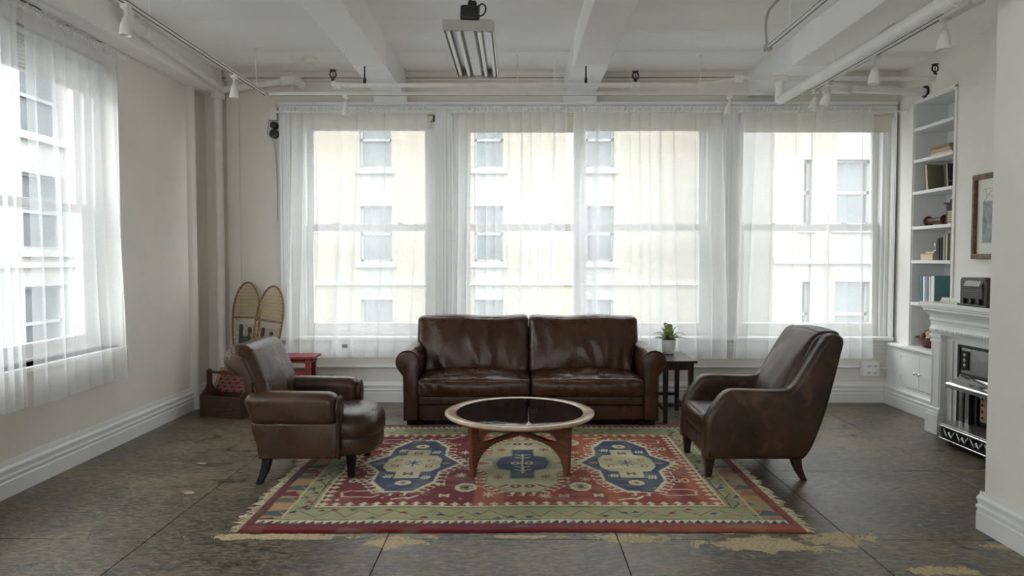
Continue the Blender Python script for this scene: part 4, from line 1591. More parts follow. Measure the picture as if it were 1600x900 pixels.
# ------------------------------------------------------------------ right armchair (faces -x)
wing = thing('wing_armchair', (1.65, 5.15, 0), 'dark distressed leather armchair with sloping arms, right of the coffee table', 'armchair')
YN, YF = 4.775, 5.535
sidep = [(1.275, 0.150), (1.280, 0.300), (1.288, 0.405), (1.312, 0.470), (1.360, 0.540), (1.402, 0.590), (1.445, 0.616), (1.52, 0.622), (1.66, 0.617),
         (1.80, 0.616), (1.865, 0.640), (1.915, 0.71), (1.985, 0.83), (2.05, 0.935), (2.09, 0.982), (2.135, 0.998), (2.185, 0.985), (2.205, 0.945), (2.19, 0.87), (2.155, 0.72), (2.105, 0.52), (2.055, 0.36), (1.995, 0.215), (1.945, 0.150)]
sm = [(p[0], p[1]) for p in bez([(x, z, 0) for x, z in sidep], 92)]
for s in (0, 1):
    ya, yb = (YN, YN + 0.125) if s == 0 else (YF - 0.125, YF)
    so = MB().puff(sm, ya, yb, 0.036, 'y', 5).build('side_arm', M['wing'], wing, smooth=True)
    yo = ya + 0.010 if s == 0 else yb - 0.010
    inner = [(p[0], p[1]) for p in bez([(x, z, 0) for x, z in [(1.318, 0.16), (1.325, 0.40), (1.362, 0.49), (1.43, 0.575), (1.50, 0.588), (1.80, 0.583), (1.90, 0.625), (2.01, 0.79), (2.10, 0.935)]], 48)]
    yo2 = ya + 0.0035 if s == 0 else yb - 0.0035
    MB().tube([(x, yo2, z) for x, z in inner], 0.0035, 6).build('welt', M['welt'], so, smooth=True)
MB().cushion((1.60, 5.155, 0.222), (0.60, 0.56, 0.145), 0.025, (6, 6, 3)).build('front_rail', M['wing'], wing, smooth=True)


def fn(w, u, d):
    n_ = noise.noise(Vector((w.x * 6, w.y * 6, 3.0)))
    return w + Vector((0, 0, 0.006 * n_ * max(0, u[2])))


MB().cushion((1.585, 5.155, 0.362), (0.60, 0.52, 0.145), 0.035, (18, 18, 5), (0.02, 0.0, 0.035), fn).build('seat_cushion', M['wing'], wing, smooth=True)
MB().tube(loop_rect(1.288, 1.88, 4.90, 5.41, 0.300, 0.035), 0.004, 6, closed=True).build('welt', M['welt'], wing, smooth=True)


def fnb(w, u, d):
    g = 1 - abs(noise.noise(Vector((w.y * 6 + w.z * 2, w.z * 2.0, 5.0)))) * 2.0
    front = max(0, -u[0])
    w = w + Vector((-0.0045 * g * front, 0, 0))
    w.x += 0.155 * (u[2] - 0.0) + 0.02 * u[2] ** 2
    w.z += 0.012 * (1 - u[1] ** 2) * max(0, u[2])
    return w


MB().cushion((1.985, 5.155, 0.715), (0.17, 0.53, 0.575), 0.05, (4, 22, 24), (0.045, 0, 0.0), fnb).build('back_cushion', M['wing'], wing, smooth=True)
# lumbar roll at the foot of the back, and the outer back
MB().cushion((1.80, 5.155, 0.465), (0.14, 0.50, 0.10), 0.045, (3, 10, 3), (0.01, 0, 0.012)).build('lower_back_roll', M['wing'], wing, smooth=True)
ob = [(1.93, 0.152), (1.98, 0.25), (2.04, 0.40), (2.10, 0.60), (2.15, 0.80), (2.175, 0.955), (2.12, 0.985), (2.04, 0.94), (1.95, 0.74), (1.86, 0.44), (1.84, 0.152)]
MB().puff([(p[0], p[1]) for p in bez([(x, z, 0) for x, z in ob], 60)], YN + 0.09, YF - 0.09, 0.02, 'y', 3).build('back_panel', M['wing'], wing, smooth=True)
for y, by_ in ((4.845, 4.85), (5.465, 5.462)):
    taper_leg((1.325, y, 0.165), (1.318, by_, 0.0165), 0.034, 0.020).build('leg', M['leg_brown'], wing, bevel=0.004)
for y, by_ in ((4.84, 4.825), (5.47, 5.485)):
    taper_leg((1.905, y, 0.165), (1.962, by_, 0.001), 0.034, 0.019, -0.012).build('leg', M['leg_brown'], wing, bevel=0.004)


# ------------------------------------------------------------------ side table and fern
st = thing('side_table', (1.49, 6.80, 0), 'narrow dark wooden side table between the sofa and the right armchair', 'table')
MB().box(1.346, 1.655, 6.47, 7.13, 0.556, 0.578).build('tabletop', M['dark_table'], st, bevel=0.004)
MB().box(1.36, 1.62, 6.505, 6.52, 0.49, 0.556).box(1.36, 1.62, 7.08, 7.095, 0.49, 0.556).box(1.36, 1.375, 6.52, 7.08, 0.49, 0.556).box(1.605, 1.62, 6.52, 7.08, 0.49, 0.556).build('apron', M['dark_table'], st, bevel=0.002)
for x in (1.375, 1.605):
    for y in (6.52, 7.08):
        taper_leg((x, y, 0.556), (x, y, 0.001), 0.023, 0.019).build('leg', M['dark_table'], st, bevel=0.003)
for y in (6.52, 7.08):
    MB().box(1.39, 1.59, y - 0.009, y + 0.009, 0.15, 0.18).build('stretcher', M['dark_table'], st, bevel=0.003)
for x in (1.375, 1.605):
    MB().box(x - 0.009, x + 0.009, 6.54, 7.06, 0.10, 0.13).build('stretcher', M['dark_table'], st, bevel=0.003)

fern = thing('potted_fern', (1.50, 6.98, 0.578), 'small green fern in a white pot on the dark side table', 'plant')
MB().lathe([(0.050, 0.579), (0.056, 0.584), (0.070, 0.70), (0.071, 0.715), (0.066, 0.717), (0.063, 0.70), (0.060, 0.690)], (1.50, 6.98, 0), 'z', 32).build('pot', M['pot'], fern, smooth='edges')
MB().lathe([(0.060, 0.690), (0.045, 0.700), (0.01, 0.704)], (1.50, 6.98, 0), 'z', 20).build('soil', M['soil'], fern, smooth=True)
rnd = random.Random(11)
for k in range(30):
    a = 2.4 * k + rnd.uniform(-0.3, 0.3)
    up = rnd.uniform(0.05, 0.17)
    out = rnd.uniform(0.08, 0.185) if k % 3 else rnd.uniform(0.02, 0.07)
    if k % 3 == 0:
        up += 0.05
    m = MB()
    N = 13
    spine = []
    for i in range(N + 1):
        t = i / N
        r_ = out * (t ** 1.2)
        h = up * (1.7 * t - 0.85 * t * t * (1.0 + 0.5 * (out > 0.08)))
        spine.append(Vector((1.50 + math.cos(a) * (0.012 + r_), 6.98 + math.sin(a) * (0.012 + r_), 0.70 + h)))
    m.tube(spine, 0.0016, 4, cap=False)
    for i in range(2, N + 1):
        d = (spine[i] - spine[i - 1]).normalized()
        sd = d.cross(Vector((0, 0, 1))).normalized()
        L_ = 0.030 * math.sin(PI * min(1, (i / N) * 0.86 + 0.12)) + 0.003
        for s in (-1, 1):
            p = spine[i]
            q = p + sd * s * L_ + d * L_ * 0.45 - Vector((0, 0, L_ * 0.2))
            w_ = d * 0.0062
            mid = (p + q) * 0.5
            b_ = len(m.v)
            m.v += [tuple(p), tuple(mid + w_), tuple(q), tuple(mid - w_)]
            m.f.append((b_, b_ + 1, b_ + 2, b_ + 3))
    m.build('frond', M['fern'] if k % 3 else M['fern2'], fern)

# ------------------------------------------------------------------ red stool, snowshoes, caddy, checkerboard
rs = thing('step_stool', (-2.14, 7.08, 0), 'small red painted wooden stool with a lower shelf, under the left back window', 'stool')
MB().box(-2.36, -1.965, 6.93, 7.23, 0.525, 0.55).build('seat', M['red'], rs, bevel=0.005)
for x in (-2.31, -2.03):
    for y in (6.98, 7.18):
        MB().box(x - 0.022, x + 0.022, y - 0.020, y + 0.020, 0.001, 0.525).build('leg', M['red'], rs, bevel=0.003)
MB().box(-2.34, -1.995, 6.955, 7.205, 0.485, 0.502).build('apron', M['red'], rs, bevel=0.003)
MB().box(-2.30, -2.05, 6.965, 7.195, 0.385, 0.405).build('shelf', M['red'], rs, bevel=0.003)
MB().box(-2.298, -2.052, 6.962, 6.98, 0.25, 0.385).build('front_panel', M['red'], rs, bevel=0.003)


def snowshoe(loc, rz, roll, lean, label):
    r = thing('snowshoe', loc, label, 'snowshoe', None)
    x0, y0, z0 = loc
    L_, Wd = 1.12, 0.138

    def hw(t):      # half width along the length, tail at 0, toe at 1
        t = min(1.0, max(0.0, t))
        if t < 0.70:
            return Wd * math.sin(PI / 2 * t / 0.70) ** 0.85
        return Wd * math.sqrt(max(0.0, 1 - ((t - 0.70) / 0.30) ** 2))

    def P(x, t, d=0.0):
        return (x0 + x, y0 + d, z0 + 0.02 + t * L_)
    N = 30
    ts = [0.70 * i / 16 for i in range(1, 16)] + [0.70 + 0.30 * math.sin(PI / 2 * i / 12) for i in range(13)]
    lf = [P(-hw(t), t) for t in ts]
    rt = [P(hw(t), t) for t in ts[-2::-1]]
    MB().tube([P(-0.008, -0.12), P(-0.010, 0.0)] + lf + rt + [P(0.010, 0.0), P(0.008, -0.12)], 0.0105, 8).build('frame', M['ash'], r, smooth=True)
    for t in (0.36, 0.68):
        MB().box(*[q for q in (x0 - hw(t), x0 + hw(t))], y0 - 0.008, y0 + 0.008, z0 + 0.02 + t * L_ - 0.011, z0 + 0.02 + t * L_ + 0.011).build('crossbar', M['ash'], r, bevel=0.003)
    web = MB()

    def clip(xa, ta, xb, tb):
        pts = []
        for i in range(25):
            q = i / 24
            x, t = xa + (xb - xa) * q, ta + (tb - ta) * q
            if abs(x) <= hw(t) and 0.02 < t < 0.99:
                pts.append((x, t))
            elif pts:
                break
        if len(pts) > 1:
            web.tube([P(*pts[0], 0.004 * random.Random(int(xa * 999)).uniform(-1, 1)), P(*pts[-1])], 0.0026, 5, cap=False)
    for zone, step in (((0.70, 1.0), 0.021), ((0.03, 0.34), 0.030), ((0.38, 0.62), 0.055)):
        a, b = zone
        k = -30
        while k < 60:
            x = k * step
            for sl in (-1, 1):
                # walk the line through the zone and keep the pieces inside the outline
                ta, tb = a, b
                xa, xb = x - 0.3 * 0 - sl * 0.0, x + sl * (b - a) * L_ * 0.62
                seg_ = []
                for i in range(17):
                    q = i / 16
                    xx, t = xa + (xb - xa) * q, ta + (tb - ta) * q
                    ok = abs(xx) <= hw(t)
                    if ok:
                        seg_.append((xx, t))
                    elif len(seg_) > 1:
                        web.tube([P(*seg_[0]), P(*seg_[-1])], 0.0027, 5, cap=False)
                        seg_ = []
                    else:
                        seg_ = []
                if len(seg_) > 1:
                    web.tube([P(*seg_[0]), P(*seg_[-1])], 0.0027, 5, cap=False)
            k += 1
        t = a + step
        while t < b:
            h_ = hw(t)
            web.tube([P(-h_, t, 0.004), P(h_, t, 0.004)], 0.0024, 5, cap=False)
            t += step * 1.5
    # lashings round the frame
    for i in range(3, N, 1):
        t = i / N
        for s in (-1, 1):
            web.tube([P(s * (hw(t) - 0.014), t - 0.006, -0.012), P(s * (hw(t) + 0.011), t, -0.009), P(s * (hw(t) + 0.011), t + 0.004, 0.009)], 0.0026, 5, cap=False)
    web.build('webbing', M['rawhide'], r, kind='stuff')
    bd = MB()
    bd.cushion((x0 + 0.01, y0 - 0.035, z0 + 0.52), (0.115, 0.05, 0.13), 0.018, (4, 2, 4))
    bd.cushion((x0 - 0.035, y0 - 0.03, z0 + 0.615), (0.03, 0.035, 0.19), 0.01, (2, 2, 4))
    bd.cushion((x0 + 0.055, y0 - 0.03, z0 + 0.60), (0.03, 0.035, 0.16), 0.01, (2, 2, 4))
    bd.build('binding', M['black'], r, smooth=True, label='black boot binding')
    MB().tube(bez([P(-0.05, 0.56, -0.04), P(-0.10, 0.60, -0.06), P(-0.085, 0.66, -0.05), P(-0.055, 0.645, -0.045)], 18), 0.004, 6).tube(
        bez([P(0.06, 0.54, -0.04), P(0.085, 0.50, -0.06), P(0.11, 0.52, -0.05), P(0.075, 0.48, -0.05), P(0.06, 0.42, -0.05)], 20), 0.004, 6).build('thong', M['rawhide'], r, smooth=True)
    r.rotation_euler = (lean, roll, rz)
    return r


snowshoe((-2.77, 7.22, 0.13), 0.0, 0.01, -0.145, 'taller wooden snowshoe leaning in the corner, nearer the white pipe')
snowshoe((-2.60, 7.175, 0.10), -0.06, 0.115, -0.125, 'tilted wooden snowshoe leaning nearer the window curtain')

cd = thing('wooden_caddy', (-2.76, 6.85, 0), 'dark stained wooden carrying caddy with a centre handle, on the floor in the corner', 'caddy')
cd_m = MB()
for x0, x1, y0, y1, z0, z1 in ((-0.22, 0.22, -0.125, -0.108, 0.0, 0.20), (-0.22, 0.22, 0.108, 0.125, 0.0, 0.20)):
    MB().box(cd.location.x + x0, cd.location.x + x1, 6.85 + y0, 6.85 + y1, z0 + 0.001, z1).build('side_board', M['crate'], cd, bevel=0.004)
MB().box(-2.98, -2.54, 6.745, 6.955, 0.001, 0.015).build('bottom_board', M['crate'], cd, bevel=0.003)
for s in (-1, 1):
    xe = -2.76 + s * 0.226
    pe = [(-0.125, 0.001), (0.125, 0.001), (0.125, 0.20), (0.05, 0.26), (0.034, 0.30), (0.034, 0.405)] + arc(0, 0.405, 0.034, 0, 180, 8)[1:] + [(-0.034, 0.30), (-0.05, 0.26), (-0.125, 0.20)]
    MB().prism([(6.85 + y, z) for y, z in pe], xe - 0.009, xe + 0.009, 'x').build('end_board', M['crate'], cd, bevel=0.004, fixn=True)
MB().tube([(-2.975, 6.85, 0.405), (-2.545, 6.85, 0.405)], 0.014, 12).build('handle', M['crate'], cd, smooth='edges')
cd.rotation_euler = (0, 0, -0.32)

cb = thing('checkerboard', (-2.81, 7.04, 0.16), 'faded red and black checkerboard leaning across the wooden caddy', 'game board')
bx0, by0 = cb.location.x, cb.location.y
W_, H_ = 0.235, 0.135
MB().box(bx0 - W_, bx0 + W_, by0 - 0.006, by0 + 0.006, 0.16, 0.16 + 2 * H_).build('panel', M['board_line'], cb)
cw, chh = 2 * (W_ - 0.022) / 10, 2 * (H_ - 0.02) / 6
for i in range(10):
    for j in range(6):
        x = bx0 - W_ + 0.022 + cw * i
        z = 0.16 + 0.02 + chh * j
        MB().box(x + 0.0015, x + cw - 0.0015, by0 - 0.0078, by0 - 0.0055, z + 0.0015, z + chh - 0.0015).build('square', M['board_black'] if (i + j) % 2 else M['board_red'], cb)
for x0, x1, z0, z1 in ((-W_ - 0.008, W_ + 0.008, -0.008, 0.008), (-W_ - 0.008, W_ + 0.008, 2 * H_ - 0.008, 2 * H_ + 0.008), (-W_ - 0.008, -W_ + 0.008, 0.008, 2 * H_ - 0.008), (W_ - 0.008, W_ + 0.008, 0.008, 2 * H_ - 0.008)):
    MB().box(bx0 + x0, bx0 + x1, by0 - 0.010, by0 + 0.008, 0.16 + z0, 0.16 + z1).build('edge_strip', M['gold'], cb, bevel=0.002)
cb.rotation_euler = (-0.55, 0.0, -0.32)

# ------------------------------------------------------------------ fluorescent fixture on its cords
fx = thing('hanging_light', (-0.285, 5.0, 2.93), 'long grey four-tube fluorescent fixture hanging unlit from the ceiling', 'light')
X0, X1, Y0, Y1, Z0 = -0.445, -0.130, 4.44, 5.60, 2.93
MB().box(X0, X1, Y0, Y0 + 0.012, Z0 - 0.035, Z0 + 0.03).build('end_plate', M['grey_metal'], fx, bevel=0.003)
MB().box(X0, X1, Y1 - 0.012, Y1, Z0 - 0.035, Z0 + 0.03).build('end_plate', M['grey_metal'], fx, bevel=0.003)
MB().box(X0 + 0.002, X1 - 0.002, Y0 + 0.012, Y1 - 0.012, Z0 + 0.02, Z0 + 0.03).build('housing', M['reflector'], fx)
MB().box(X0, X0 + 0.006, Y0 + 0.012, Y1 - 0.012, Z0 - 0.03, Z0 + 0.02).build('side_rail', M['reflector'], fx)
MB().box(X1 - 0.006, X1, Y0 + 0.012, Y1 - 0.012, Z0 - 0.03, Z0 + 0.02).build('side_rail', M['reflector'], fx)
xm = (X0 + X1) / 2
MB().prism([(xm - 0.050, Z0 + 0.02), (xm - 0.030, Z0 - 0.022), (xm + 0.030, Z0 - 0.022), (xm + 0.050, Z0 + 0.02)], Y0 + 0.03, Y1 - 0.03).build('centre_channel', M['white_metal'], fx, bevel=0.003, fixn=True)
for k, q in enumerate((X0 + 0.027, X0 + 0.092, X1 - 0.092, X1 - 0.027)):
    MB().tube([(q, Y0 + 0.04, Z0 - 0.014), (q, Y1 - 0.04, Z0 - 0.014)], 0.014, 12).build('tube', M['tube'], fx, smooth='edges')
    for yy in (Y0 + 0.025, Y1 - 0.025):
        MB().box(q - 0.012, q + 0.012, yy - 0.014, yy + 0.014, Z0 - 0.032, Z0 + 0.02).build('lamp_holder', M['grey_metal'], fx, bevel=0.002)
xb = -0.285
MB().cushion((xb, 4.50, 3.02), (0.115, 0.05, 0.095), 0.016, (3, 2, 3)).cushion((xb + 0.015, 4.50, 3.07), (0.055, 0.04, 0.05), 0.012, (2, 2, 2)).build('ballast_pack', M['black'], fx, smooth=True)
c_ = MB()
c_.tube(bez([(xb, 4.50, 3.08), (xb + 0.008, 4.50, 3.14), (xb - 0.004, 4.50, 3.22), (xb + 0.006, 4.50, 3.32), (xb, 4.50, ZC)], 24), 0.008, 7)
c_.tube(bez([(xb + 0.03, 4.49, 3.04), (xb + 0.075, 4.485, 3.075), (xb + 0.10, 4.485, 3.05), (xb + 0.085, 4.485, 3.01), (xb + 0.045, 4.49, 3.0)], 24), 0.0055, 7)
c_.tube(bez([(xb, 4.49, 3.09), (xb - 0.014, 4.485, 3.13), (xb + 0.012, 4.485, 3.17), (xb - 0.010, 4.485, 3.22)], 18), 0.005, 6)
c_.build('cord', M['black'], fx, smooth=True)
MB().tube([(xb, 4.50, Z0 + 0.03), (xb, 4.50, 2.98)], 0.004, 6).tube([(xb, 5.5, Z0 + 0.03), (xb, 5.5, ZC)], 0.003, 6).build('hanging_wire', M['iron'], fx)
MB().tube([(X1 - 0.03, 4.52, Z0 + 0.03), (X1 - 0.03, 4.52, Z0 + 0.06)], 0.003, 6).tube([(X1 - 0.10, 4.52, Z0 + 0.03), (X1 - 0.10, 4.52, Z0 + 0.06)], 0.003, 6).tube([(X1 - 0.115, 4.52, Z0 + 0.06), (X1 - 0.015, 4.52, Z0 + 0.06)], 0.003, 6).build('hook', M['grey_metal'], fx)
fx.rotation_euler = (0, 0.035, 0.0)


# ------------------------------------------------------------------ ceiling pipes
def pipe(name, label, segs, cat='pipe'):
    r = thing(name, segs[0][0][0], label, cat)
    for pts, rad in segs:
        MB().tube(pts, rad, 14).build('pipe', M['pipe'], r, smooth='edges')
    return r


def coupling(r, c, axis, rad, ln, mat='pipe'):
    a = rad
    MB().lathe([(a * 0.9, -ln / 2), (a * 1.12, -ln / 2 + 0.006), (a * 1.12, -ln / 6), (a, -ln / 8), (a, ln / 8), (a * 1.12, ln / 6), (a * 1.12, ln / 2 - 0.006), (a * 0.9, ln / 2)],
               c, axis, 16).build('coupling', M[mat], r, smooth='edges')


def sprinkler(r, x, y, z):
    m = MB()
    m.lathe([(0.016, 0), (0.016, 0.02), (0.010, 0.024), (0.010, 0.036)], (x, y, z), 'z', 12)
    m.tube([(x + 0.026 * math.cos(t), y, z + 0.062 + 0.030 * math.sin(t)) for t in np.linspace(0, 2 * PI, 20)[:-1]], 0.0065, 6, closed=True)
    m.tube([(x, y, z + 0.03), (x, y, z + 0.10)], 0.004, 6)
    m.lathe([(0.004, 0.092), (0.030, 0.095), (0.030, 0.099), (0.004, 0.102)], (x, y, z), 'z', 14)
    m.build('sprinkler_head', M['iron'], r, smooth='edges', label='black sprinkler head')


mp = pipe('sprinkler_pipe', 'white sprinkler pipe crossing in front of the beams above the back windows',
          [([(-1.57, 6.3, 3.012), (1.62, 6.3, 3.012)], 0.019), ([(1.62, 6.3, 3.012), (1.955, 6.3, 3.068)], 0.019), ([(1.955, 6.3, 3.068), (3.63, 6.3, 3.065)], 0.019),
           ([(-1.57, 6.3, 3.012), (-1.585, 6.3, 3.045)], 0.022), ([(3.62, 6.3, 3.065), (3.64, 6.3, 3.09)], 0.022)])
for x, z in ((-1.55, 3.012), (1.045, 3.012), (1.62, 3.014), (1.945, 3.067), (3.60, 3.065)):
    coupling(mp, (x, 6.3, z), 'x', 0.028, 0.075)
sprinkler(mp, -1.585, 6.3, 3.045)
sprinkler(mp, 1.045, 6.3, 3.03)
sprinkler(mp, 3.64, 6.3, 3.09)
for x, zz in ((-1.31, 3.178), (0.615, 3.178)):
    MB().tube([(x, 6.3, 3.03), (x, 6.3, zz - 0.003)], 0.007, 8).lathe([(0.012, 3.0), (0.014, 3.06), (0.009, 3.08)], (x, 6.3, 0), 'z', 10).build('hanger', M['iron'], mp, smooth='edges', label='dark hanger rod')

dp = pipe('branch_pipe', 'thick white pipe running from the tee towards the viewer under the right beam',
          [([(2.295, 6.3, 3.02), (2.295, 6.3, 2.91)], 0.034), (bez([(2.295, 6.3, 2.92), (2.295, 6.29, 2.885), (2.295, 6.25, 2.878)], 8), 0.040), ([(2.295, 6.26, 2.878), (2.295, 3.82, 2.868)], 0.040),
           ([(2.295, 3.86, 2.868), (2.295, 3.70, 2.868), (2.50, 3.62, 2.868)], 0.047)])
MB().tube([(2.235, 6.3, 3.066), (2.355, 6.3, 3.066)], 0.034, 14).lathe([(0.038, 2.985), (0.042, 2.995), (0.042, 3.035), (0.03, 3.05)], (2.295, 6.3, 0), 'z', 14).build('tee', M['pipe'], dp, smooth='edges')
MB().tube([(2.295, 3.92, 2.868), (2.295, 3.80, 2.868)], 0.052, 14).build('coupling', M['pipe'], dp, smooth='edges')

lp = pipe('steam_pipe', 'white pipe angled along the left soffit down to the corner column',
          [([(-2.93, 5.93, 3.28), (-2.95, 7.22, 3.215)], 0.032), (bez([(-2.93, 5.95, 3.28), (-2.93, 5.78, 3.30), (-2.93, 5.60, 3.295), (-2.94, 5.53, 3.33), (-2.94, 5.52, 3.395)], 24), 0.040)])
MB().tube(bez([(-2.93, 5.96, 3.28), (-2.925, 5.83, 3.30), (-2.93, 5.68, 3.293)], 12), 0.050, 14).build('cloth_wrap', M['wrap'], lp, smooth=True)
cp = pipe('corner_riser', 'vertical white pipe in the back left corner behind the snowshoes',
          [([(-3.02, 7.34, 0.0), (-3.02, 7.34, 3.42)], 0.042)])
MB().lathe([(0.060, 3.12), (0.066, 3.13), (0.066, 3.29), (0.060, 3.30)], (-3.02, 7.34, 0), 'z', 16).build('fitting', M['pipe'], cp, smooth='edges')
hp = pipe('corner_branch_pipe', 'short white pipe stub reaching right from the corner riser with a wrapped elbow',
          [([(-2.95, 7.30, 3.21), (-2.28, 7.22, 3.28)], 0.033), (bez([(-2.30, 7.22, 3.28), (-2.21, 7.20, 3.285), (-2.14, 7.17, 3.25), (-2.10, 7.13, 3.215)], 14), 0.036)])
MB().tube(bez([(-2.33, 7.222, 3.278), (-2.22, 7.205, 3.287), (-2.15, 7.175, 3.26)], 12), 0.046, 14).build('cloth_wrap', M['wrap'], hp, smooth=True)
rp = pipe('wall_pipe', 'white lagged pipe entering the right wall above the bookcase',
          [([(3.10, 6.97, 3.14), (3.949, 6.97, 3.105)], 0.036), (bez([(3.13, 6.97, 3.14), (3.02, 6.97, 3.14), (2.97, 6.98, 3.10)], 10), 0.036)])
MB().tube([(3.02, 6.97, 3.142), (3.22, 6.97, 3.136)], 0.050, 14).build('cloth_wrap', M['wrap'], rp, smooth=True)
MB().lathe([(0.058, 0), (0.058, 0.014), (0.04, 0.016)], (3.932, 6.97, 3.106), 'x', 20).build('wall_flange', M['iron'], rp, smooth='edges', label='black ring at the wall')


# ------------------------------------------------------------------ lighting tracks and their heads
def track(label, p0, p1, rods, extra=None):
    r = thing('light_track', p0, label, 'track')
    p0, p1 = Vector(p0), Vector(p1)
    along_y = abs(p1.y - p0.y) > abs(p1.x - p0.x)
    m, g = MB(), MB()
    if along_y:
        m.box(p0.x - 0.019, p0.x + 0.019, p0.y, p1.y, p0.z, p0.z + 0.03)
        g.box(p0.x - 0.006, p0.x + 0.006, min(p0.y, p1.y) + 0.01, max(p0.y, p1.y) - 0.01, p0.z - 0.0012, p0.z + 0.002)
        g.box(p0.x - 0.0202, p0.x + 0.0202, min(p0.y, p1.y) + 0.01, max(p0.y, p1.y) - 0.01, p0.z + 0.011, p0.z + 0.017)
    else:
        m.box(p0.x, p1.x, p0.y - 0.019, p0.y + 0.019, p0.z, p0.z + 0.03)
        g.box(min(p0.x, p1.x) + 0.01, max(p0.x, p1.x) - 0.01, p0.y - 0.006, p0.y + 0.006, p0.z - 0.0012, p0.z + 0.002)
    m.build('rail', M['white_metal'], r, bevel=0.003)
    g.build('slot', M['black'], r)
    for q in rods:
        x, y = (p0.x, q) if along_y else (q, p0.y)
        MB().tube([(x, y, p0.z + 0.03), (x, y, ZC)], 0.005, 6).lathe([(0.014, ZC - 0.010), (0.010, ZC)], (x, y, 0), 'z', 10).build('drop_rod', M['white_metal'], r, smooth='edges')
    return r


track('white lighting track hung along the left soffit', (-2.37, 2.0, 3.05), (-2.37, 6.86, 3.05), (2.9, 4.70, 6.62))
track('white lighting track running above the back windows', (-2.33, 6.86, 3.05), (2.72, 6.86, 3.05), (-2.12, 0.02, 0.37, 1.75))
t1 = track('white lighting track beside the thick pipe, under the right beam', (2.585, 4.32, 2.955), (2.585, 6.30, 2.955), (4.42, 5.9))
MB().box(2.555, 2.62, 4.12, 4.34, 2.935, 2.99).lathe([(0.03, 2.93), (0.035, 2.95), (0.035, 2.985), (0.02, 3.0)], (2.60, 4.10, 0), 'z', 14).build('feed_box', M['white_metal'], t1, bevel=0.006)
t2 = track('upper white lighting track left of the right beam, with a looping cable', (1.925, 2.6, 3.10), (1.925, 5.50, 3.10), (3.4, 5.1))
MB().tube(bez([(1.905, 5.50, 3.12), (1.890, 5.49, 3.25), (1.90, 5.45, 3.36), (1.95, 5.3, ZC)], 20), 0.010, 8).build('cable', M['grey_metal'], t2, smooth=True)
MB().box(1.90, 1.95, 5.50, 5.56, 3.085, 3.14).build('end_cap', M['grey_metal'], t2, bevel=0.005)


def spot(label, x, y, z, tilt=(0, 0), s=0.86):
    r = thing('spot_light', (x, y, z), label, 'spotlight', 'white track heads')
    MB().box(x - 0.022, x + 0.022, y - 0.03, y + 0.03, z - 0.028, z).build('adapter', M['white_metal'], r, bevel=0.004)
    MB().tube([(x, y, z - 0.028), (x, y, z - 0.085 * s)], 0.009, 8).build('stem', M['white_metal'], r, smooth='edges')
    b = MB().lathe([(0.010, 0.0), (0.022, -0.012), (0.034, -0.055), (0.043, -0.105), (0.045, -0.130), (0.043, -0.138), (0.038, -0.138), (0.030, -0.118)], (0, 0, 0), 'z', 20)
    rot = Vector((0, 0, 0))
    vs = []
    for p in b.v:
        q = Vector((p[0], p[1], p[2])) * s
        a, c = tilt
        q = Vector((q.x, q.y * math.cos(a) - q.z * math.sin(a), q.y * math.sin(a) + q.z * math.cos(a)))
        q = Vector((q.x * math.cos(c) + q.z * math.sin(c), q.y, -q.x * math.sin(c) + q.z * math.cos(c)))
        vs.append((q.x + x, q.y + y, q.z + z - 0.08 * s))
    b.v = vs
    b.build('lamp_shade', M['white_metal'], r, smooth='edges')
    return r


spot('white track spotlight at the near end of the left track, close to the soffit window', -2.37, 4.42, 3.05, (0.0, 0.05))
spot('white track spotlight near the corner end of the left track', -2.37, 6.10, 3.05, (0.1, 0.05))
spot('white track spotlight over the left back window curtain', -1.61, 6.86, 3.05, (0, 0))
spot('white track spotlight over the post between middle and right windows', 2.03, 6.86, 3.05, (0, 0.15))
spot('large white track spotlight nearest the camera, at the right track feed end', 2.585, 4.38, 2.955, (0, 0.05), 0.9)
spot('white track spotlight halfway along the right track', 2.585, 5.22, 2.955, (0, 0.05), 0.9)
spot('white track spotlight tilted left, near the far end of the right track', 2.585, 5.98, 2.955, (0.2, 0.25))
spot('small white track spotlight at the very far end of the right track', 2.585, 6.24, 2.955, (-0.1, 0.3), 0.8)

em = thing('ceiling_smoke_detector', (3.05, 5.95, ZC), 'small white box fixed to the ceiling beside the right track', 'detector')
MB().cushion((3.05, 6.0, ZC - 0.022), (0.12, 0.16, 0.045), 0.016, (3, 3, 2)).build('housing', M['white_metal'], em, smooth=True)
MB().lathe([(0.03, ZC - 0.06), (0.036, ZC - 0.05), (0.036, ZC - 0.04)], (3.05, 5.96, 0), 'z', 16).build('sensor', M['tube'], em, smooth='edges')
cl = thing('ceiling_fitting', (-1.97, 6.95, ZC), 'small white round fitting on the ceiling near the left beam', 'fitting')
MB().lathe([(0.025, -0.05), (0.045, -0.045), (0.05, -0.02), (0.075, -0.012), (0.075, 0.0)], (-1.97, 6.95, ZC), 'z', 18).build('rose', M['white_metal'], cl, smooth='edges')

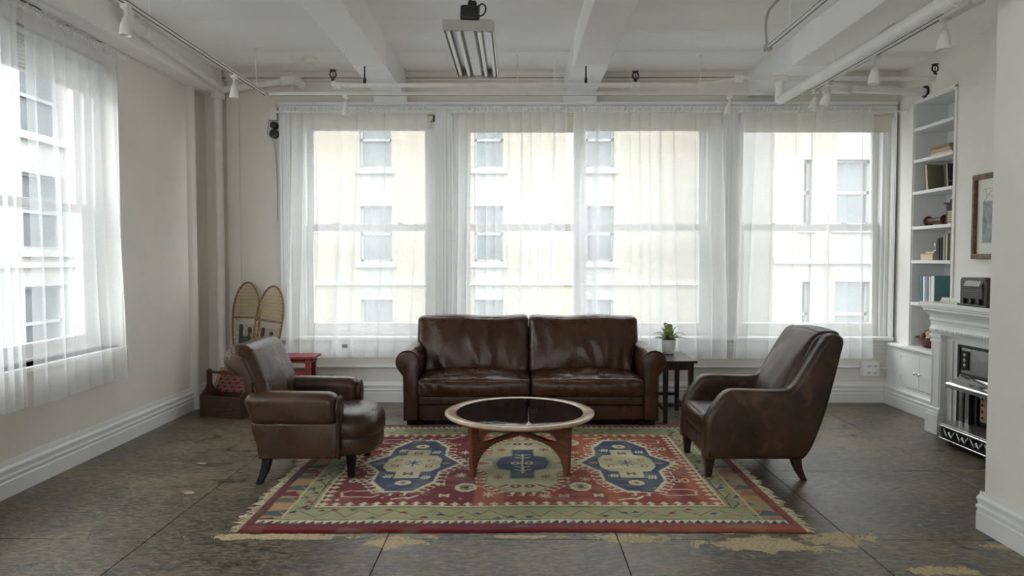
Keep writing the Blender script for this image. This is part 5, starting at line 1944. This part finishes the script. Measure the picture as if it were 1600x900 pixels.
# ------------------------------------------------------------------ little things on the back wall
bx_ = thing('alarm_box', (-2.49, 7.47, 2.95), 'white alarm box with two black round sounders beside the left back window', 'alarm')
MB().box(-2.535, -2.455, 7.43, 7.489, 2.93, 3.065).build('housing', M['white_metal'], bx_, bevel=0.006)
for z, r_ in ((2.878, 0.036), (2.792, 0.044)):
    MB().lathe([(r_ * 0.4, -0.045), (r_ * 0.9, -0.04), (r_, -0.03), (r_, 0.03), (r_ * 0.9, 0.036)], (-2.487, 7.452, z), 'y', 22).lathe([(r_ * 0.5, -0.052), (r_ * 0.55, -0.046)], (-2.487, 7.452, z), 'y', 18).build('sounder', M['black'], bx_, smooth='edges', label='black round sounder')
MB().tube(bez([(-2.53, 7.485, 3.05), (-2.56, 7.486, 2.9), (-2.57, 7.486, 2.8), (-2.50, 7.486, 2.70), (-2.478, 7.486, 2.4), (-2.478, 7.486, 1.9)], 30), 0.003, 5).build('wire', M['grey_metal'], bx_)
wr_ = thing('cable', (-3.18, 5.1, 3.17), 'thin black cable running along the top of the left wall above the curtain', 'cable')
MB().tube(bez([(-3.195, 4.3, 3.165), (-3.19, 4.69, 3.172), (-3.19, 4.86, 3.176), (-3.19, 4.92, 3.155), (-3.19, 5.2, 3.165), (-3.19, 5.38, 3.16), (-3.195, 5.6, 3.175)], 36), 0.0045, 6).build('wire', M['black'], wr_, smooth=True)
ob = thing('outlet_box', (3.715, 7.45, 0.36), 'white surface outlet box with four sockets on the low rail by the cabinet', 'outlet')
MB().box(3.61, 3.775, 7.405, 7.489, 0.285, 0.435).build('box', M['trim'], ob, bevel=0.006)
for x in (3.665, 3.735):
    for z in (0.325, 0.395):
        so = MB().lathe([(0.020, 0.0), (0.021, 0.003), (0.021, 0.008)], (x, 7.398, z), 'y', 18).build('socket', M['trim'], ob, smooth='edges')
        MB().box(x - 0.009, x - 0.005, 7.3965, 7.399, z - 0.007, z + 0.009).box(x + 0.005, x + 0.009, 7.3965, 7.399, z - 0.007, z + 0.009).lathe([(0.0035, 0), (0.0035, 0.002)], (x, 7.3965, z - 0.012), 'y', 8).build('slot', M['black'], so)
MB().tube([(3.775, 7.45, 0.36), (3.87, 7.45, 0.36)], 0.011, 8).build('conduit', M['trim'], ob)


pc = thing('blind_cord', (3.80, 7.43, 2.3), 'thin hanging loop of blind cord at the right edge of the right back window', 'cord')
MB().tube(bez([(3.800, 7.425, 2.80), (3.799, 7.42, 2.4), (3.800, 7.42, 2.05), (3.808, 7.42, 2.0), (3.815, 7.42, 2.05), (3.815, 7.42, 2.4), (3.812, 7.425, 2.80)], 36), 0.003, 5).build('cord', M['slat'], pc, smooth=True)


# ------------------------------------------------------------------ bookcase niche and cabinet
bc = thing('bookcase', (XR, 6.835, NZ0), 'tall white built-in bookcase set into the right wall', 'bookcase')
D1 = XR + 0.328
MB().box(D1 - 0.006, D1, NY0 + 0.001, NY1 - 0.001, NZ0, NZ1 - 0.001).build('back_panel', M['shelf'], bc)
for a, b in ((NY0 + 0.001, NY0 + 0.016), (NY1 - 0.016, NY1 - 0.001)):
    MB().box(XR + 0.001, D1 - 0.006, a, b, NZ0, NZ1 - 0.001).build('side_panel', M['shelf'], bc)
MB().box(XR + 0.001, D1 - 0.006, NY0 + 0.016, NY1 - 0.016, NZ1 - 0.016, NZ1 - 0.001).build('top_panel', M['shelf'], bc)
SH = [2.785, 2.477, 2.165, 1.822, 1.490, 1.077]
MB().box(XR - 0.0003, D1 - 0.006, NY0 + 0.016, NY1 - 0.016, NZ0 - 0.0, NZ0 + 0.0004).build('bottom_panel', M['trim'], bc)
for z in SH:
    MB().box(XR - 0.012, D1 - 0.006, NY0 + 0.016, NY1 - 0.016, z - 0.032, z).build('shelf', M['shelf'], bc, bevel=0.005)
MB().box(XR - 0.012, XR + 0.0, NY1 - 0.004, NY1 + 0.03, NZ0, NZ1 + 0.02).box(XR - 0.012, XR + 0.0, NY0 - 0.03, NY0 + 0.004, 1.15, NZ1 + 0.02).box(XR - 0.012, XR + 0.0, NY0 - 0.03, NY1 + 0.03, NZ1 - 0.004, NZ1 + 0.03).build('casing', M['wall_right'], bc, bevel=0.004)

cb2 = thing('cabinet', (3.9, 6.85, 0), 'low white built-in cabinet with two small doors under the bookcase', 'cabinet')
CF = 3.88
MB().box(CF, XR - 0.0005, 6.28, 7.489, 0.001, 0.612).build('body', M['trim'], cb2)
MB().box(CF - 0.035, XR - 0.0005, 6.27, 7.489, 0.612, 0.640).build('countertop', M['trim'], cb2, bevel=0.006)
bp = MB()
prof = base_profile(0.205)
n = len(prof)
bp.add([(CF - d, 7.455, z + 0.001) for d, z in prof] + [(CF - d, 6.28, z + 0.001) for d, z in prof], [(i, (i + 1) % n, n + (i + 1) % n, n + i) for i in range(n)] + [tuple(range(n)), tuple(range(2 * n - 1, n - 1, -1))])
bp.build('plinth_moulding', M['trim'], cb2, fixn=True)
for a, b, ky in ((6.845, 7.165, 6.885), (6.52, 6.838, 6.80)):
    d = MB().box(CF - 0.012, CF - 0.0005, a, b, 0.245, 0.560).build('door', M['trim'], cb2, bevel=0.003)
    MB().lathe([(0.006, 0.0), (0.006, -0.016), (0.013, -0.020), (0.014, -0.028), (0.008, -0.033)], (CF - 0.012, ky, 0.395), 'x', 14).build('knob', M['chrome'], d, smooth='edges', label='small metal knob')
    for z in (0.30, 0.50):
        MB().tube([(CF - 0.014, b if b > 7 else a, z), (CF - 0.014, b if b > 7 else a, z + 0.04)], 0.005, 8).build('hinge', M['trim'], d, smooth='edges')


# books: local box with spine facing -x unless told otherwise
def book(label, x, y, z, dx, dy, dz, col_, spine='x', tilt=0.0, group=None, flat=False, pagecol='paper', rz=0.0):
    """dx, dy, dz = size; centre x, y and bottom z. spine 'x': spine towards the room; 'y': front cover towards the viewer"""
    r = thing('book', (x, y, z), label, 'book', group)
    c = cover(*col_)
    t = 0.0028
    if flat:
        m = MB().box(x - dx / 2, x + dx / 2, y - dy / 2, y + dy / 2, z, z + t).box(x - dx / 2, x + dx / 2, y - dy / 2, y + dy / 2, z + dz - t, z + dz)
        if spine == 'x':
            m.box(x - dx / 2, x - dx / 2 + t, y - dy / 2, y + dy / 2, z + t, z + dz - t)
            pg = (x - dx / 2 + t, x + dx / 2 - 0.004, y - dy / 2 + 0.004, y + dy / 2 - 0.004, z + t, z + dz - t)
        else:
            m.box(x + dx / 2 - t, x + dx / 2, y - dy / 2, y + dy / 2, z + t, z + dz - t)
            pg = (x - dx / 2 + 0.003, x + dx / 2 - t, y - dy / 2 + 0.004, y + dy / 2 - 0.004, z + t, z + dz - t)
    elif spine == 'x':
        m = MB().box(x - dx / 2, x + dx / 2, y - dy / 2, y - dy / 2 + t, z, z + dz).box(x - dx / 2, x + dx / 2, y + dy / 2 - t, y + dy / 2, z, z + dz).box(x - dx / 2, x - dx / 2 + t, y - dy / 2 + t, y + dy / 2 - t, z, z + dz)
        pg = (x - dx / 2 + t, x + dx / 2 - 0.004, y - dy / 2 + t, y + dy / 2 - t, z + 0.003, z + dz - 0.004)
    else:
        m = MB().box(x - dx / 2, x + dx / 2, y - dy / 2, y + dy / 2 - dy + t, z, z + dz).box(x - dx / 2, x + dx / 2, y + dy / 2 - t, y + dy / 2, z, z + dz)
        m.box(x + dx / 2 - t, x + dx / 2, y - dy / 2 + t, y + dy / 2 - t, z, z + dz)
        pg = (x - dx / 2 + 0.004, x + dx / 2 - t, y - dy / 2 + t, y + dy / 2 - t, z + 0.003, z + dz - 0.004)
    m.build('cover', c, r, bevel=0.0015, seg=1)
    MB().box(*pg).build('pages', M[pagecol], r)
    if tilt:
        r.rotation_euler = (tilt, 0, rz)
    elif rz:
        r.rotation_euler = (0, 0, rz)
    return r


XB = XR + 0.012
# shelf below the top: a flat stack and one dark upright
z = SH[1] + 0.0005
for k, (dy, dz, c_, lab) in enumerate(((0.33, 0.026, (214, 202, 178), 'lowest cream book of the flat stack on the second shelf from the top'),
                                      (0.30, 0.032, (188, 160, 130), 'middle tan book of the flat stack on the second shelf from the top'),
                                      (0.31, 0.030, (140, 110, 84), 'topmost brown book of the flat stack on the second shelf from the top'))):
    book(lab, XB + 0.11, 6.76 + 0.012 * k - 0.012, z, 0.20, dy, dz, c_, flat=True)
    z += dz + 0.0005
book('tall dark upright book beside the flat stack on the second shelf from the top', XB + 0.10, 6.545, SH[1] + 0.0005, 0.18, 0.026, 0.26, (40, 38, 40))
# third shelf: two leaning cloth books and a small black figure
z = SH[2] + 0.001
b1 = book('olive green cloth book leaning with its cover showing, third shelf', XB + 0.13, 7.03, z + 0.004, 0.20, 0.034, 0.25, (124, 122, 92), spine='y', tilt=-0.10, rz=0.25)
b2 = book('black and olive book standing behind the leaning olive one, third shelf', XB + 0.23, 6.93, z + 0.004, 0.10, 0.030, 0.25, (44, 44, 50), spine='y', tilt=-0.08, rz=0.15)
cs = thing('candlestick', (XB + 0.05, 6.60, z), 'small black metal candlestick with a side handle on the third shelf', 'candlestick')
MB().lathe([(0.05, 0), (0.052, 0.006), (0.02, 0.012), (0.010, 0.03), (0.010, 0.05), (0.018, 0.055), (0.012, 0.065), (0.012, 0.15), (0.018, 0.155), (0.018, 0.175), (0.008, 0.18)], (XB + 0.05, 6.60, z), 'z', 18).build('stem', M['iron'], cs, smooth='edges')
MB().tube([(XB + 0.05, 6.59, z + 0.055), (XB + 0.05, 6.68, z + 0.055)], 0.006, 6).tube([(XB + 0.05, 6.68, z + 0.035), (XB + 0.05, 6.68, z + 0.075)], 0.006, 6).build('handle', M['iron'], cs)
# fourth shelf: bobbins and a stack
z = SH[3] + 0.0005


def bobbin(label, c, ax, ln, rr, rf):
    r = thing('wooden_bobbin', c, label, 'bobbin', 'wooden bobbins')
    MB().lathe([(rr, 0.012), (rr * 0.9, ln * 0.5), (rr, ln - 0.012)], c, ax, 18).build('shaft', M['spool'], r, smooth='edges')
    for h in (0.0, ln - 0.016):
        MB().lathe([(rf * 0.85, h), (rf, h + 0.004), (rf, h + 0.012), (rf * 0.85, h + 0.016)], c, ax, 20).build('flange', M['spool'], r, smooth='edges')
    return r


bobbin('reddish wooden bobbin lying on its side on the fourth shelf', (XB + 0.10, 6.80, z + 0.050), 'y', 0.29, 0.030, 0.050)
bobbin('reddish wooden bobbin standing upright on the fourth shelf', (XB + 0.10, 6.735, z), 'z', 0.205, 0.036, 0.056)
for k in range(6):
    book(['dark striped book lowest in the flat pile beside the bobbins', 'dark striped book second from the bottom of the pile beside the bobbins', 'dark striped book third in the pile beside the bobbins',
          'dark striped book fourth in the pile beside the bobbins', 'dark striped book fifth in the pile beside the bobbins', 'dark striped book topmost in the pile beside the bobbins'][k],
         XB + 0.10, 6.585, z + k * 0.0205, 0.17, 0.115, 0.020, (38, 36, 34), flat=True, spine='y')
for k, (c_, lab) in enumerate((((34, 40, 36), 'slim black-green book standing on the flat pile, left of its pair'), ((54, 60, 54), 'slim grey-green book standing on the flat pile, right of its pair'))):
    book(lab, XB + 0.10, 6.61 - k * 0.05, z + 6 * 0.0205, 0.14, 0.030, 0.105, c_)
# fifth shelf
z = SH[4] + 0.0005
book('thick cream book lying flat at the left of the fifth shelf', XB + 0.09, 6.95, z, 0.16, 0.21, 0.062, (204, 182, 142), flat=True, spine='y', pagecol='paper')
book('small pale book lying on top of the thick cream book', XB + 0.09, 6.92, z + 0.063, 0.13, 0.14, 0.022, (218, 206, 178), flat=True, spine='y')
gb = thing('glass_ornament', (XB + 0.09, 6.91, z + 0.0855), 'small dark ornament on a glass foot on the stacked cream books', 'ornament')
MB().lathe([(0.026, 0), (0.027, 0.004), (0.008, 0.010), (0.007, 0.03), (0.016, 0.04), (0.022, 0.055), (0.016, 0.075), (0.006, 0.085)], (XB + 0.09, 6.925, z + 0.0855), 'z', 16).build('glass_foot', M['steel'], gb, smooth=True)
MB().cushion((XB + 0.11, 6.85, z + 0.13), (0.06, 0.11, 0.085), 0.03, (3, 4, 3)).tube([(XB + 0.11, 6.85, z + 0.086), (XB + 0.11, 6.85, z + 0.11)], 0.012, 8).build('dark_body', M['bakelite'], gb, smooth=True)
for k, (y, dy, dz, c_, tl, lab) in enumerate(((6.755, 0.034, 0.205, (52, 44, 58), -0.06, 'dark purple book leaning at the left of the upright row, fifth shelf'),
                                             (6.715, 0.034, 0.215, (24, 24, 26), -0.03, 'black book beside the purple one, fifth shelf'),
                                             (6.668, 0.040, 0.235, (136, 134, 116), 0, 'grey-green cloth book in the upright row, fifth shelf'),
                                             (6.628, 0.024, 0.235, (196, 190, 174), 0, 'pale grey book in the upright row, fifth shelf'),
                                             (6.598, 0.026, 0.245, (44, 34, 32), 0, 'dark brown book in the upright row, fifth shelf'),
                                             (6.566, 0.026, 0.25, (150, 140, 122), 0, 'beige book at the right end of the upright row, fifth shelf'))):
    book(lab, XB + 0.085, y, z, 0.15, dy, dz, c_, tilt=tl)
# sixth shelf: teal and white set
z = SH[5] + 0.0005
for k, (y, dy, c_, lab) in enumerate(((7.02, 0.036, (86, 116, 126), 'teal book at the left end of the sixth shelf row'),
                                     (6.972, 0.036, (222, 226, 226), 'white book second in the sixth shelf row'),
                                     (6.925, 0.034, (134, 152, 168), 'blue-grey book third in the sixth shelf row'),
                                     (6.878, 0.030, (226, 218, 206), 'cream book fourth in the sixth shelf row'))):
    book(lab, XB + 0.09, y, z + 0.0012, 0.16, dy, 0.255, c_, tilt=-0.035)
book('white-spined book with a teal front cover, right end of the sixth shelf row', XB + 0.12, 6.828, z, 0.22, 0.048, 0.262, (84, 124, 128))
MB_sp = MB().box(XB + 0.0075, XB + 0.0095, 6.804, 6.852, z, z + 0.262).build('spine', M['pot'], bpy.data.objects[[o.name for o in bpy.data.objects if o.name.startswith('book')][-1]])
book('small tan book lowest of the little pile on the sixth shelf', XB + 0.07, 6.645, z, 0.12, 0.15, 0.024, (150, 118, 90), flat=True)
book('small cream book midway in the little pile on the sixth shelf', XB + 0.07, 6.64, z + 0.0245, 0.12, 0.14, 0.018, (206, 190, 164), flat=True)
book('small white book topmost of the little pile on the sixth shelf', XB + 0.07, 6.625, z + 0.043, 0.12, 0.12, 0.024, (226, 222, 210), flat=True)

# bowl of wooden eggs on the counter
bw = thing('wooden_bowl', (4.05, 6.97, 0.6405), 'brown turned wooden bowl full of egg-shaped balls on the cabinet top', 'bowl')
MB().lathe([(0.060, 0.641), (0.07, 0.646), (0.115, 0.69), (0.135, 0.735), (0.139, 0.742), (0.132, 0.742), (0.108, 0.695), (0.06, 0.66)], (4.05, 6.97, 0), 'z', 36).build('body', M['bowl'], bw, smooth='edges')
rnd = random.Random(6)
ecol = [lin(150, 92, 60), lin(206, 172, 130), lin(92, 50, 36), lin(176, 120, 84), lin(60, 40, 34), lin(214, 190, 156), lin(132, 74, 50)]
spots = [(0, 0, 0.715), (0.065, 0.02, 0.722), (-0.062, 0.03, 0.722), (0.02, 0.068, 0.722), (0.02, -0.066, 0.722), (-0.05, -0.052, 0.722), (0.07, -0.05, 0.726), (0.035, 0.015, 0.772), (-0.03, -0.022, 0.772), (-0.022, 0.045, 0.772)]
elab = ['chestnut', 'pale tan', 'dark mahogany', 'light brown', 'blackish brown', 'cream', 'russet']
for k, (x, y, zz) in enumerate(spots):
    kk = k % 7
    key = 'egg%d' % kk
    if key not in M:
        M[key] = simple('egg_finish_%d' % kk, ecol[kk], 0.3, var=0.12, scale=20)
    pr = [(0.034 * math.sin(PI * t) * (1 - 0.12 * math.cos(PI * t)) + 0.0005, -0.036 * math.cos(PI * t)) for t in np.linspace(0.02, 0.98, 11)]
    r = thing('wooden_egg', (4.05 + x, 6.97 + y, zz), '%s wooden egg in the brown bowl, %s' % (elab[kk], 'on top of the heap' if k > 6 else 'in the lower layer'), 'egg', 'wooden eggs in the bowl')
    MB().lathe(pr, (4.05 + x, 6.97 + y, zz), 'xyz'[k % 3], 16).build('egg', M[key], r, smooth=True)
    r.rotation_euler = (rnd.uniform(-0.5, 0.5), rnd.uniform(-0.5, 0.5), 0)

# ------------------------------------------------------------------ fireplace
fp = thing('fireplace', (3.75, 5.35, 0), 'white wooden fireplace mantel and surround against the right wall', 'fireplace')
FY0, FY1 = 4.50, 6.24
FXF = 3.66
MB().box(FXF, XR - 0.0005, FY1 - 0.33, FY1, 0.0, 0.86).build('surround_panel', M['trim'], fp, bevel=0.003)
MB().box(FXF, XR - 0.0005, FY0, FY0 + 0.33, 0.0, 0.86).build('surround_panel', M['trim'], fp, bevel=0.003)
MB().box(FXF, XR - 0.0005, FY0 + 0.33, FY1 - 0.33, 0.80, 0.86).build('surround_panel', M['trim'], fp, bevel=0.003)
for ya in (FY1 - 0.17, FY0):
    p = MB().box(FXF - 0.045, FXF, ya, ya + 0.15, 0.0, 0.86)
    p.build('pilaster', M['trim'], fp, bevel=0.004)
    q = MB().box(FXF - 0.075, FXF - 0.0, ya - 0.015, ya + 0.175, 0.0005, 0.17)
    q.box(FXF - 0.068, FXF, ya - 0.010, ya + 0.168, 0.17, 0.195).box(FXF - 0.058, FXF, ya - 0.005, ya + 0.160, 0.195, 0.225)
    q.build('plinth', M['trim'], fp, bevel=0.006)
    q = MB().box(FXF - 0.055, FXF, ya - 0.004, ya + 0.156, 0.79, 0.81).box(FXF - 0.06, FXF, ya - 0.008, ya + 0.160, 0.83, 0.86)
    q.build('capital', M['trim'], fp, bevel=0.005)
    MB().box(FXF - 0.049, FXF - 0.045, ya + 0.02, ya + 0.03, 0.24, 0.78).box(FXF - 0.049, FXF - 0.045, ya + 0.12, ya + 0.13, 0.24, 0.78).build('bead', M['trim'], fp)
MB().box(FXF - 0.012, FXF, FY1 - 0.27, FY1 - 0.255, 0.02, 0.82).box(FXF - 0.02, FXF, FY1 - 0.25, FY1 - 0.17, 0.0005, 0.09).build('inner_bead', M['trim'], fp, bevel=0.003)
# entablature: extruded moulding with returns at the ends
prof = [(0.0, 0.858), (0.055, 0.858), (0.062, 0.872), (0.075, 0.882), (0.078, 0.905), (0.070, 0.912), (0.060, 0.935), (0.064, 0.965), (0.078, 0.975), (0.080, 0.99), (0.070, 0.998),
        (0.078, 1.012), (0.100, 1.035), (0.135, 1.055), (0.148, 1.062), (0.148, 1.078), (0.165, 1.084), (0.165, 1.098), (0.0, 1.098)]
m = MB()
ring = []
for d, z in prof:
    ring.append([(XR - 0.0005, FY0 - d * 0.3, z), (FXF - d * 0.66, FY0 - d * 0.3, z), (FXF - d * 0.66, FY1 + d * 0.3 - 0.02, z), (XR - 0.0005, FY1 + d * 0.3 - 0.02, z)])
vs = [p for r_ in ring for p in r_]
fs = []
for i in range(len(prof) - 1):
    for k in range(3):
        fs.append((i * 4 + k, i * 4 + k + 1, (i + 1) * 4 + k + 1, (i + 1) * 4 + k))
fs.append((0, 3, 2, 1))
e_ = (len(prof) - 1) * 4
fs.append((e_, e_ + 1, e_ + 2, e_ + 3))
m.add(vs, fs)
m.build('entablature', M['trim'], fp, fixn=True)
dn = MB()
k = FY0 - 0.05
while k < FY1 - 0.03:
    dn.box(FXF - 0.058, FXF - 0.045, k, k + 0.022, 0.884, 0.903)
    k += 0.036
dn.build('bead_carving', M['trim'], fp, bevel=0.004, seg=1)
MB().box(FXF - 0.125, XR - 0.0005, FY0 - 0.07, FY1 + 0.045, 1.098, 1.132).build('mantel_shelf', M['trim'], fp, bevel=0.006)

# gas heater insert
ht = thing('gas_heater', (3.62, 5.37, 0), 'old steel gas heater with silver hood set in the fireplace opening', 'heater')
HY0, HY1 = FY0 + 0.331, FY1 - 0.331
HX = FXF - 0.008
MB().box(HX, XR - 0.002, HY1 - 0.03, HY1, 0.001, 0.798).box(HX, XR - 0.002, HY0, HY0 + 0.03, 0.001, 0.798).box(HX, XR - 0.002, HY0 + 0.03, HY1 - 0.03, 0.778, 0.798).box(HX, XR - 0.002, HY0 + 0.03, HY1 - 0.03, 0.556, 0.574).build('iron_frame', M['iron'], ht, bevel=0.003)
MB().box(HX + 0.012, XR - 0.002, HY0 + 0.16, HY1 - 0.16, 0.574, 0.778).build('steel_panel', M['steel'], ht)
for ya in (HY1 - 0.16, HY0 + 0.03):
    MB().box(HX + 0.010, HX + 0.05, ya, ya + 0.13, 0.574, 0.778).build('corner_tile', M['steel'], ht)
    o_m = MB().box(HX + 0.002, HX + 0.010, ya + 0.02, ya + 0.11, 0.60, 0.755)
    o_m.build('ornament_plate', M['soot'], ht)
    oc = MB()
    for i in range(3):
        oc.lathe([(0.004, -0.004), (0.016, -0.002), (0.018, 0.0)], (HX + 0.0, ya + 0.065, 0.635 + i * 0.042), 'x', 8)
    oc.build('cast_ornament', M['steel'], ht, smooth=True)
    MB().box(HX + 0.002, HX + 0.06, ya + 0.0, ya + 0.13, 0.001, 0.556).build('side_cheek', M['steel'], ht, bevel=0.003)
    MB().box(HX - 0.004, HX + 0.003, ya + 0.055, ya + 0.075, 0.03, 0.55).build('cheek_rib', M['iron'], ht)
MB().box(XR - 0.06, XR - 0.003, HY0 + 0.16, HY1 - 0.16, 0.001, 0.556).build('firebox_back', M['soot'], ht)
MB().box(HX + 0.06, XR - 0.06, HY1 - 0.17, HY1 - 0.15, 0.001, 0.556).box(HX + 0.06, XR - 0.06, HY0 + 0.15, HY0 + 0.17, 0.001, 0.556).build('firebox_side', M['steel'], ht)
hd = [(HX + 0.012, 0.556), (HX - 0.02, 0.548), (HX - 0.05, 0.525), (HX - 0.085, 0.505), (HX - 0.12, 0.495), (HX - 0.13, 0.485), (HX - 0.13, 0.455), (HX - 0.115, 0.452), (HX - 0.10, 0.478), (HX - 0.03, 0.505), (HX + 0.012, 0.52)]
MB().prism(hd, HY0 + 0.06, HY1 - 0.06, 'y').build('hood', M['chrome'], ht, bevel=0.004, fixn=True, label='polished silver hood')
MB().box(HX + 0.05, HX + 0.12, HY0 + 0.22, HY1 - 0.22, 0.17, 0.50).build('burner_frame', M['soot'], ht, bevel=0.01)
nb = 6
wd = (HY1 - HY0 - 0.50) / nb
for k in range(nb):
    y = HY0 + 0.25 + wd * (k + 0.5)
    MB().cushion((HX + 0.045, y, 0.325), (0.03, wd * 0.86, 0.23), 0.012, (2, 3, 6), (0.006, 0, 0)).build('fireclay_radiant', M['fire_clay'], ht, smooth=True, label='cream fireclay radiant')
    for j in range(4):
        MB().lathe([(0.012, 0), (0.010, 0.004)], (HX + 0.021, y, 0.25 + j * 0.05), 'x', 8).build('radiant_hole', M['soot'], ht)
fd = [(HX + 0.06, HY1 - 0.02)] + [(HX - 0.10, HY1 - 0.02)] + arc(HX - 0.10, HY1 - 0.10, 0.08, 90, 180, 6) + arc(HX - 0.10, HY0 + 0.10, 0.08, 180, 270, 6) + [(HX + 0.06, HY0 + 0.02)]
MB().prism(fd, 0.150, 0.168, 'z').build('fender_top', M['steel'], ht, bevel=0.004, fixn=True)
fi = [(HX + 0.06, HY1 - 0.03), (HX - 0.095, HY1 - 0.03)] + arc(HX - 0.095, HY1 - 0.10, 0.072, 90, 180, 6) + arc(HX - 0.095, HY0 + 0.10, 0.072, 180, 270, 6) + [(HX + 0.06, HY0 + 0.03)]
MB().prism(fi, 0.045, 0.150, 'z').build('fender_panel', M['soot'], ht, fixn=True)
fs_ = MB()
for zz in (0.046, 0.148):
    fs_.tube([(x, y, zz) for x, y in fd], 0.007, 8)
fs_.build('fender_rail', M['chrome'], ht, smooth=True)
for k in range(5):
    y = HY0 + 0.20 + (HY1 - HY0 - 0.40) * k / 4
    MB().tube([(HX - 0.172, y - 0.07, 0.125), (HX - 0.174, y - 0.03, 0.075), (HX - 0.174, y, 0.105), (HX - 0.174, y + 0.03, 0.075), (HX - 0.172, y + 0.07, 0.125)], 0.008, 6).lathe([(0.003, 0), (0.018, 0.003), (0.020, 0.006)], (HX - 0.178, y, 0.098), 'x', 10).build('cast_scroll', M['steel'], ht, smooth=True)
for y in (HY1 - 0.14, HY0 + 0.14):
    MB().lathe([(0.004, 0.001), (0.02, 0.006), (0.026, 0.022), (0.02, 0.038), (0.01, 0.046)], (HX - 0.12, y, 0), 'z', 14).build('ball_foot', M['iron'], ht, smooth=True)

# radio on the mantel
rd = thing('radio', (3.56, 5.62, 1.132), 'dark bakelite table radio with louvred front on the white mantel', 'radio')
RYc, RXf, RZ = 5.60, 3.565, 1.1325
pr_ = [(5.755, RZ + 0.018), (5.755, RZ + 0.19)] + arc(5.725, RZ + 0.195, 0.03, 0, 90, 5) + arc(5.465, RZ + 0.195, 0.03, 90, 180, 5) + [(5.435, RZ + 0.018)]
MB().prism(pr_, RXf, RXf + 0.17, 'x').build('case', M['bakelite'], rd, bevel=0.006, fixn=True)
MB().box(RXf - 0.012, RXf + 0.176, 5.415, 5.775, RZ, RZ + 0.018).build('plinth', M['bakelite'], rd, bevel=0.005)
MB().prism([(RXf - 0.001, RZ + 0.160), (RXf - 0.018, RZ + 0.152), (RXf - 0.018, RZ + 0.158), (RXf + 0.012, RZ + 0.215), (RXf + 0.02, RZ + 0.215)], 5.47, 5.70, 'y').build('dial_hood', M['bakelite_dark'], rd, fixn=True)
MB().prism([(RXf - 0.020, RZ + 0.160), (RXf - 0.0195, RZ + 0.158), (RXf + 0.006, RZ + 0.206), (RXf + 0.004, RZ + 0.208)], 5.49, 5.68, 'y').build('dial_glass', M['grey_metal'], rd, fixn=True, label='pale grey dial')
for k in range(6):
    MB().box(RXf - 0.014, RXf + 0.0, 5.465, 5.725, RZ + 0.066 + k * 0.0145, RZ + 0.074 + k * 0.0145).build('louvre', M['bakelite'], rd, bevel=0.0025)
MB().box(RXf - 0.003, RXf + 0.001, 5.462, 5.728, RZ + 0.062, RZ + 0.155).build('grille_back', M['bakelite_dark'], rd)
for y in (5.69, 5.595, 5.50):
    MB().lathe([(0.020, 0), (0.022, -0.006), (0.018, -0.020), (0.016, -0.022)], (RXf, y, RZ + 0.040), 'x', 18).build('knob', M['bakelite_dark'], rd, smooth='edges')

# framed picture
pf = thing('framed_picture', (XR, 5.9, 1.5), 'framed grey-blue landscape drawing with white mount on the right wall above the radio', 'picture')
PX = XR - 0.001
PY0, PY1, PZ0, PZ1 = 5.55, 6.185, 1.50, 2.215
for a, b, c, d in ((PY0, PY1, PZ0, PZ0 + 0.045), (PY0, PY1, PZ1 - 0.045, PZ1), (PY0, PY0 + 0.045, PZ0 + 0.045, PZ1 - 0.045), (PY1 - 0.045, PY1, PZ0 + 0.045, PZ1 - 0.045)):
    MB().box(PX - 0.035, PX, a, b, c, d).box(PX - 0.042, PX - 0.03, a + 0.008, b - 0.008, c + 0.008, d - 0.008).build('frame_side', M['frame_wood'], pf, bevel=0.004)
MB().box(PX - 0.012, PX - 0.002, PY0 + 0.04, PY1 - 0.04, PZ0 + 0.04, PZ1 - 0.04).build('mount', M['mat_board'], pf)
t = NT('landscape_drawing')
v = t.coord((1, 1, 1))
nn = t.noise(v, 14, 8, 0.75, 1.0)
c = t.ramp(nn, [(0.35, lin(120, 134, 134)), (0.6, lin(168, 178, 174)), (0.75, lin(206, 208, 198))])
t.base(c)
t.setp(Roughness=0.7)
dr = MB().box(PX - 0.0135, PX - 0.012, PY0 + 0.115, PY1 - 0.115, PZ0 + 0.135, PZ1 - 0.125).build('drawing', t.m, pf)
sk = MB().box(PX - 0.0145, PX - 0.0135, PY0 + 0.13, PY1 - 0.12, PZ1 - 0.23, PZ1 - 0.13)
sk.build('drawn_sky', M['mat_board'], dr)
ln2 = MB()
for (ya, za, yb, zb) in ((6.06, 1.98, 5.98, 2.06), (6.02, 2.02, 6.03, 2.08), (5.98, 2.06, 5.88, 2.08), (6.0, 2.04, 5.93, 2.0)):
    ln2.tube([(PX - 0.0148, ya, za), (PX - 0.0148, yb, zb)], 0.0018, 4)
ln2.build('drawn_branch', M['far_frame'], dr)
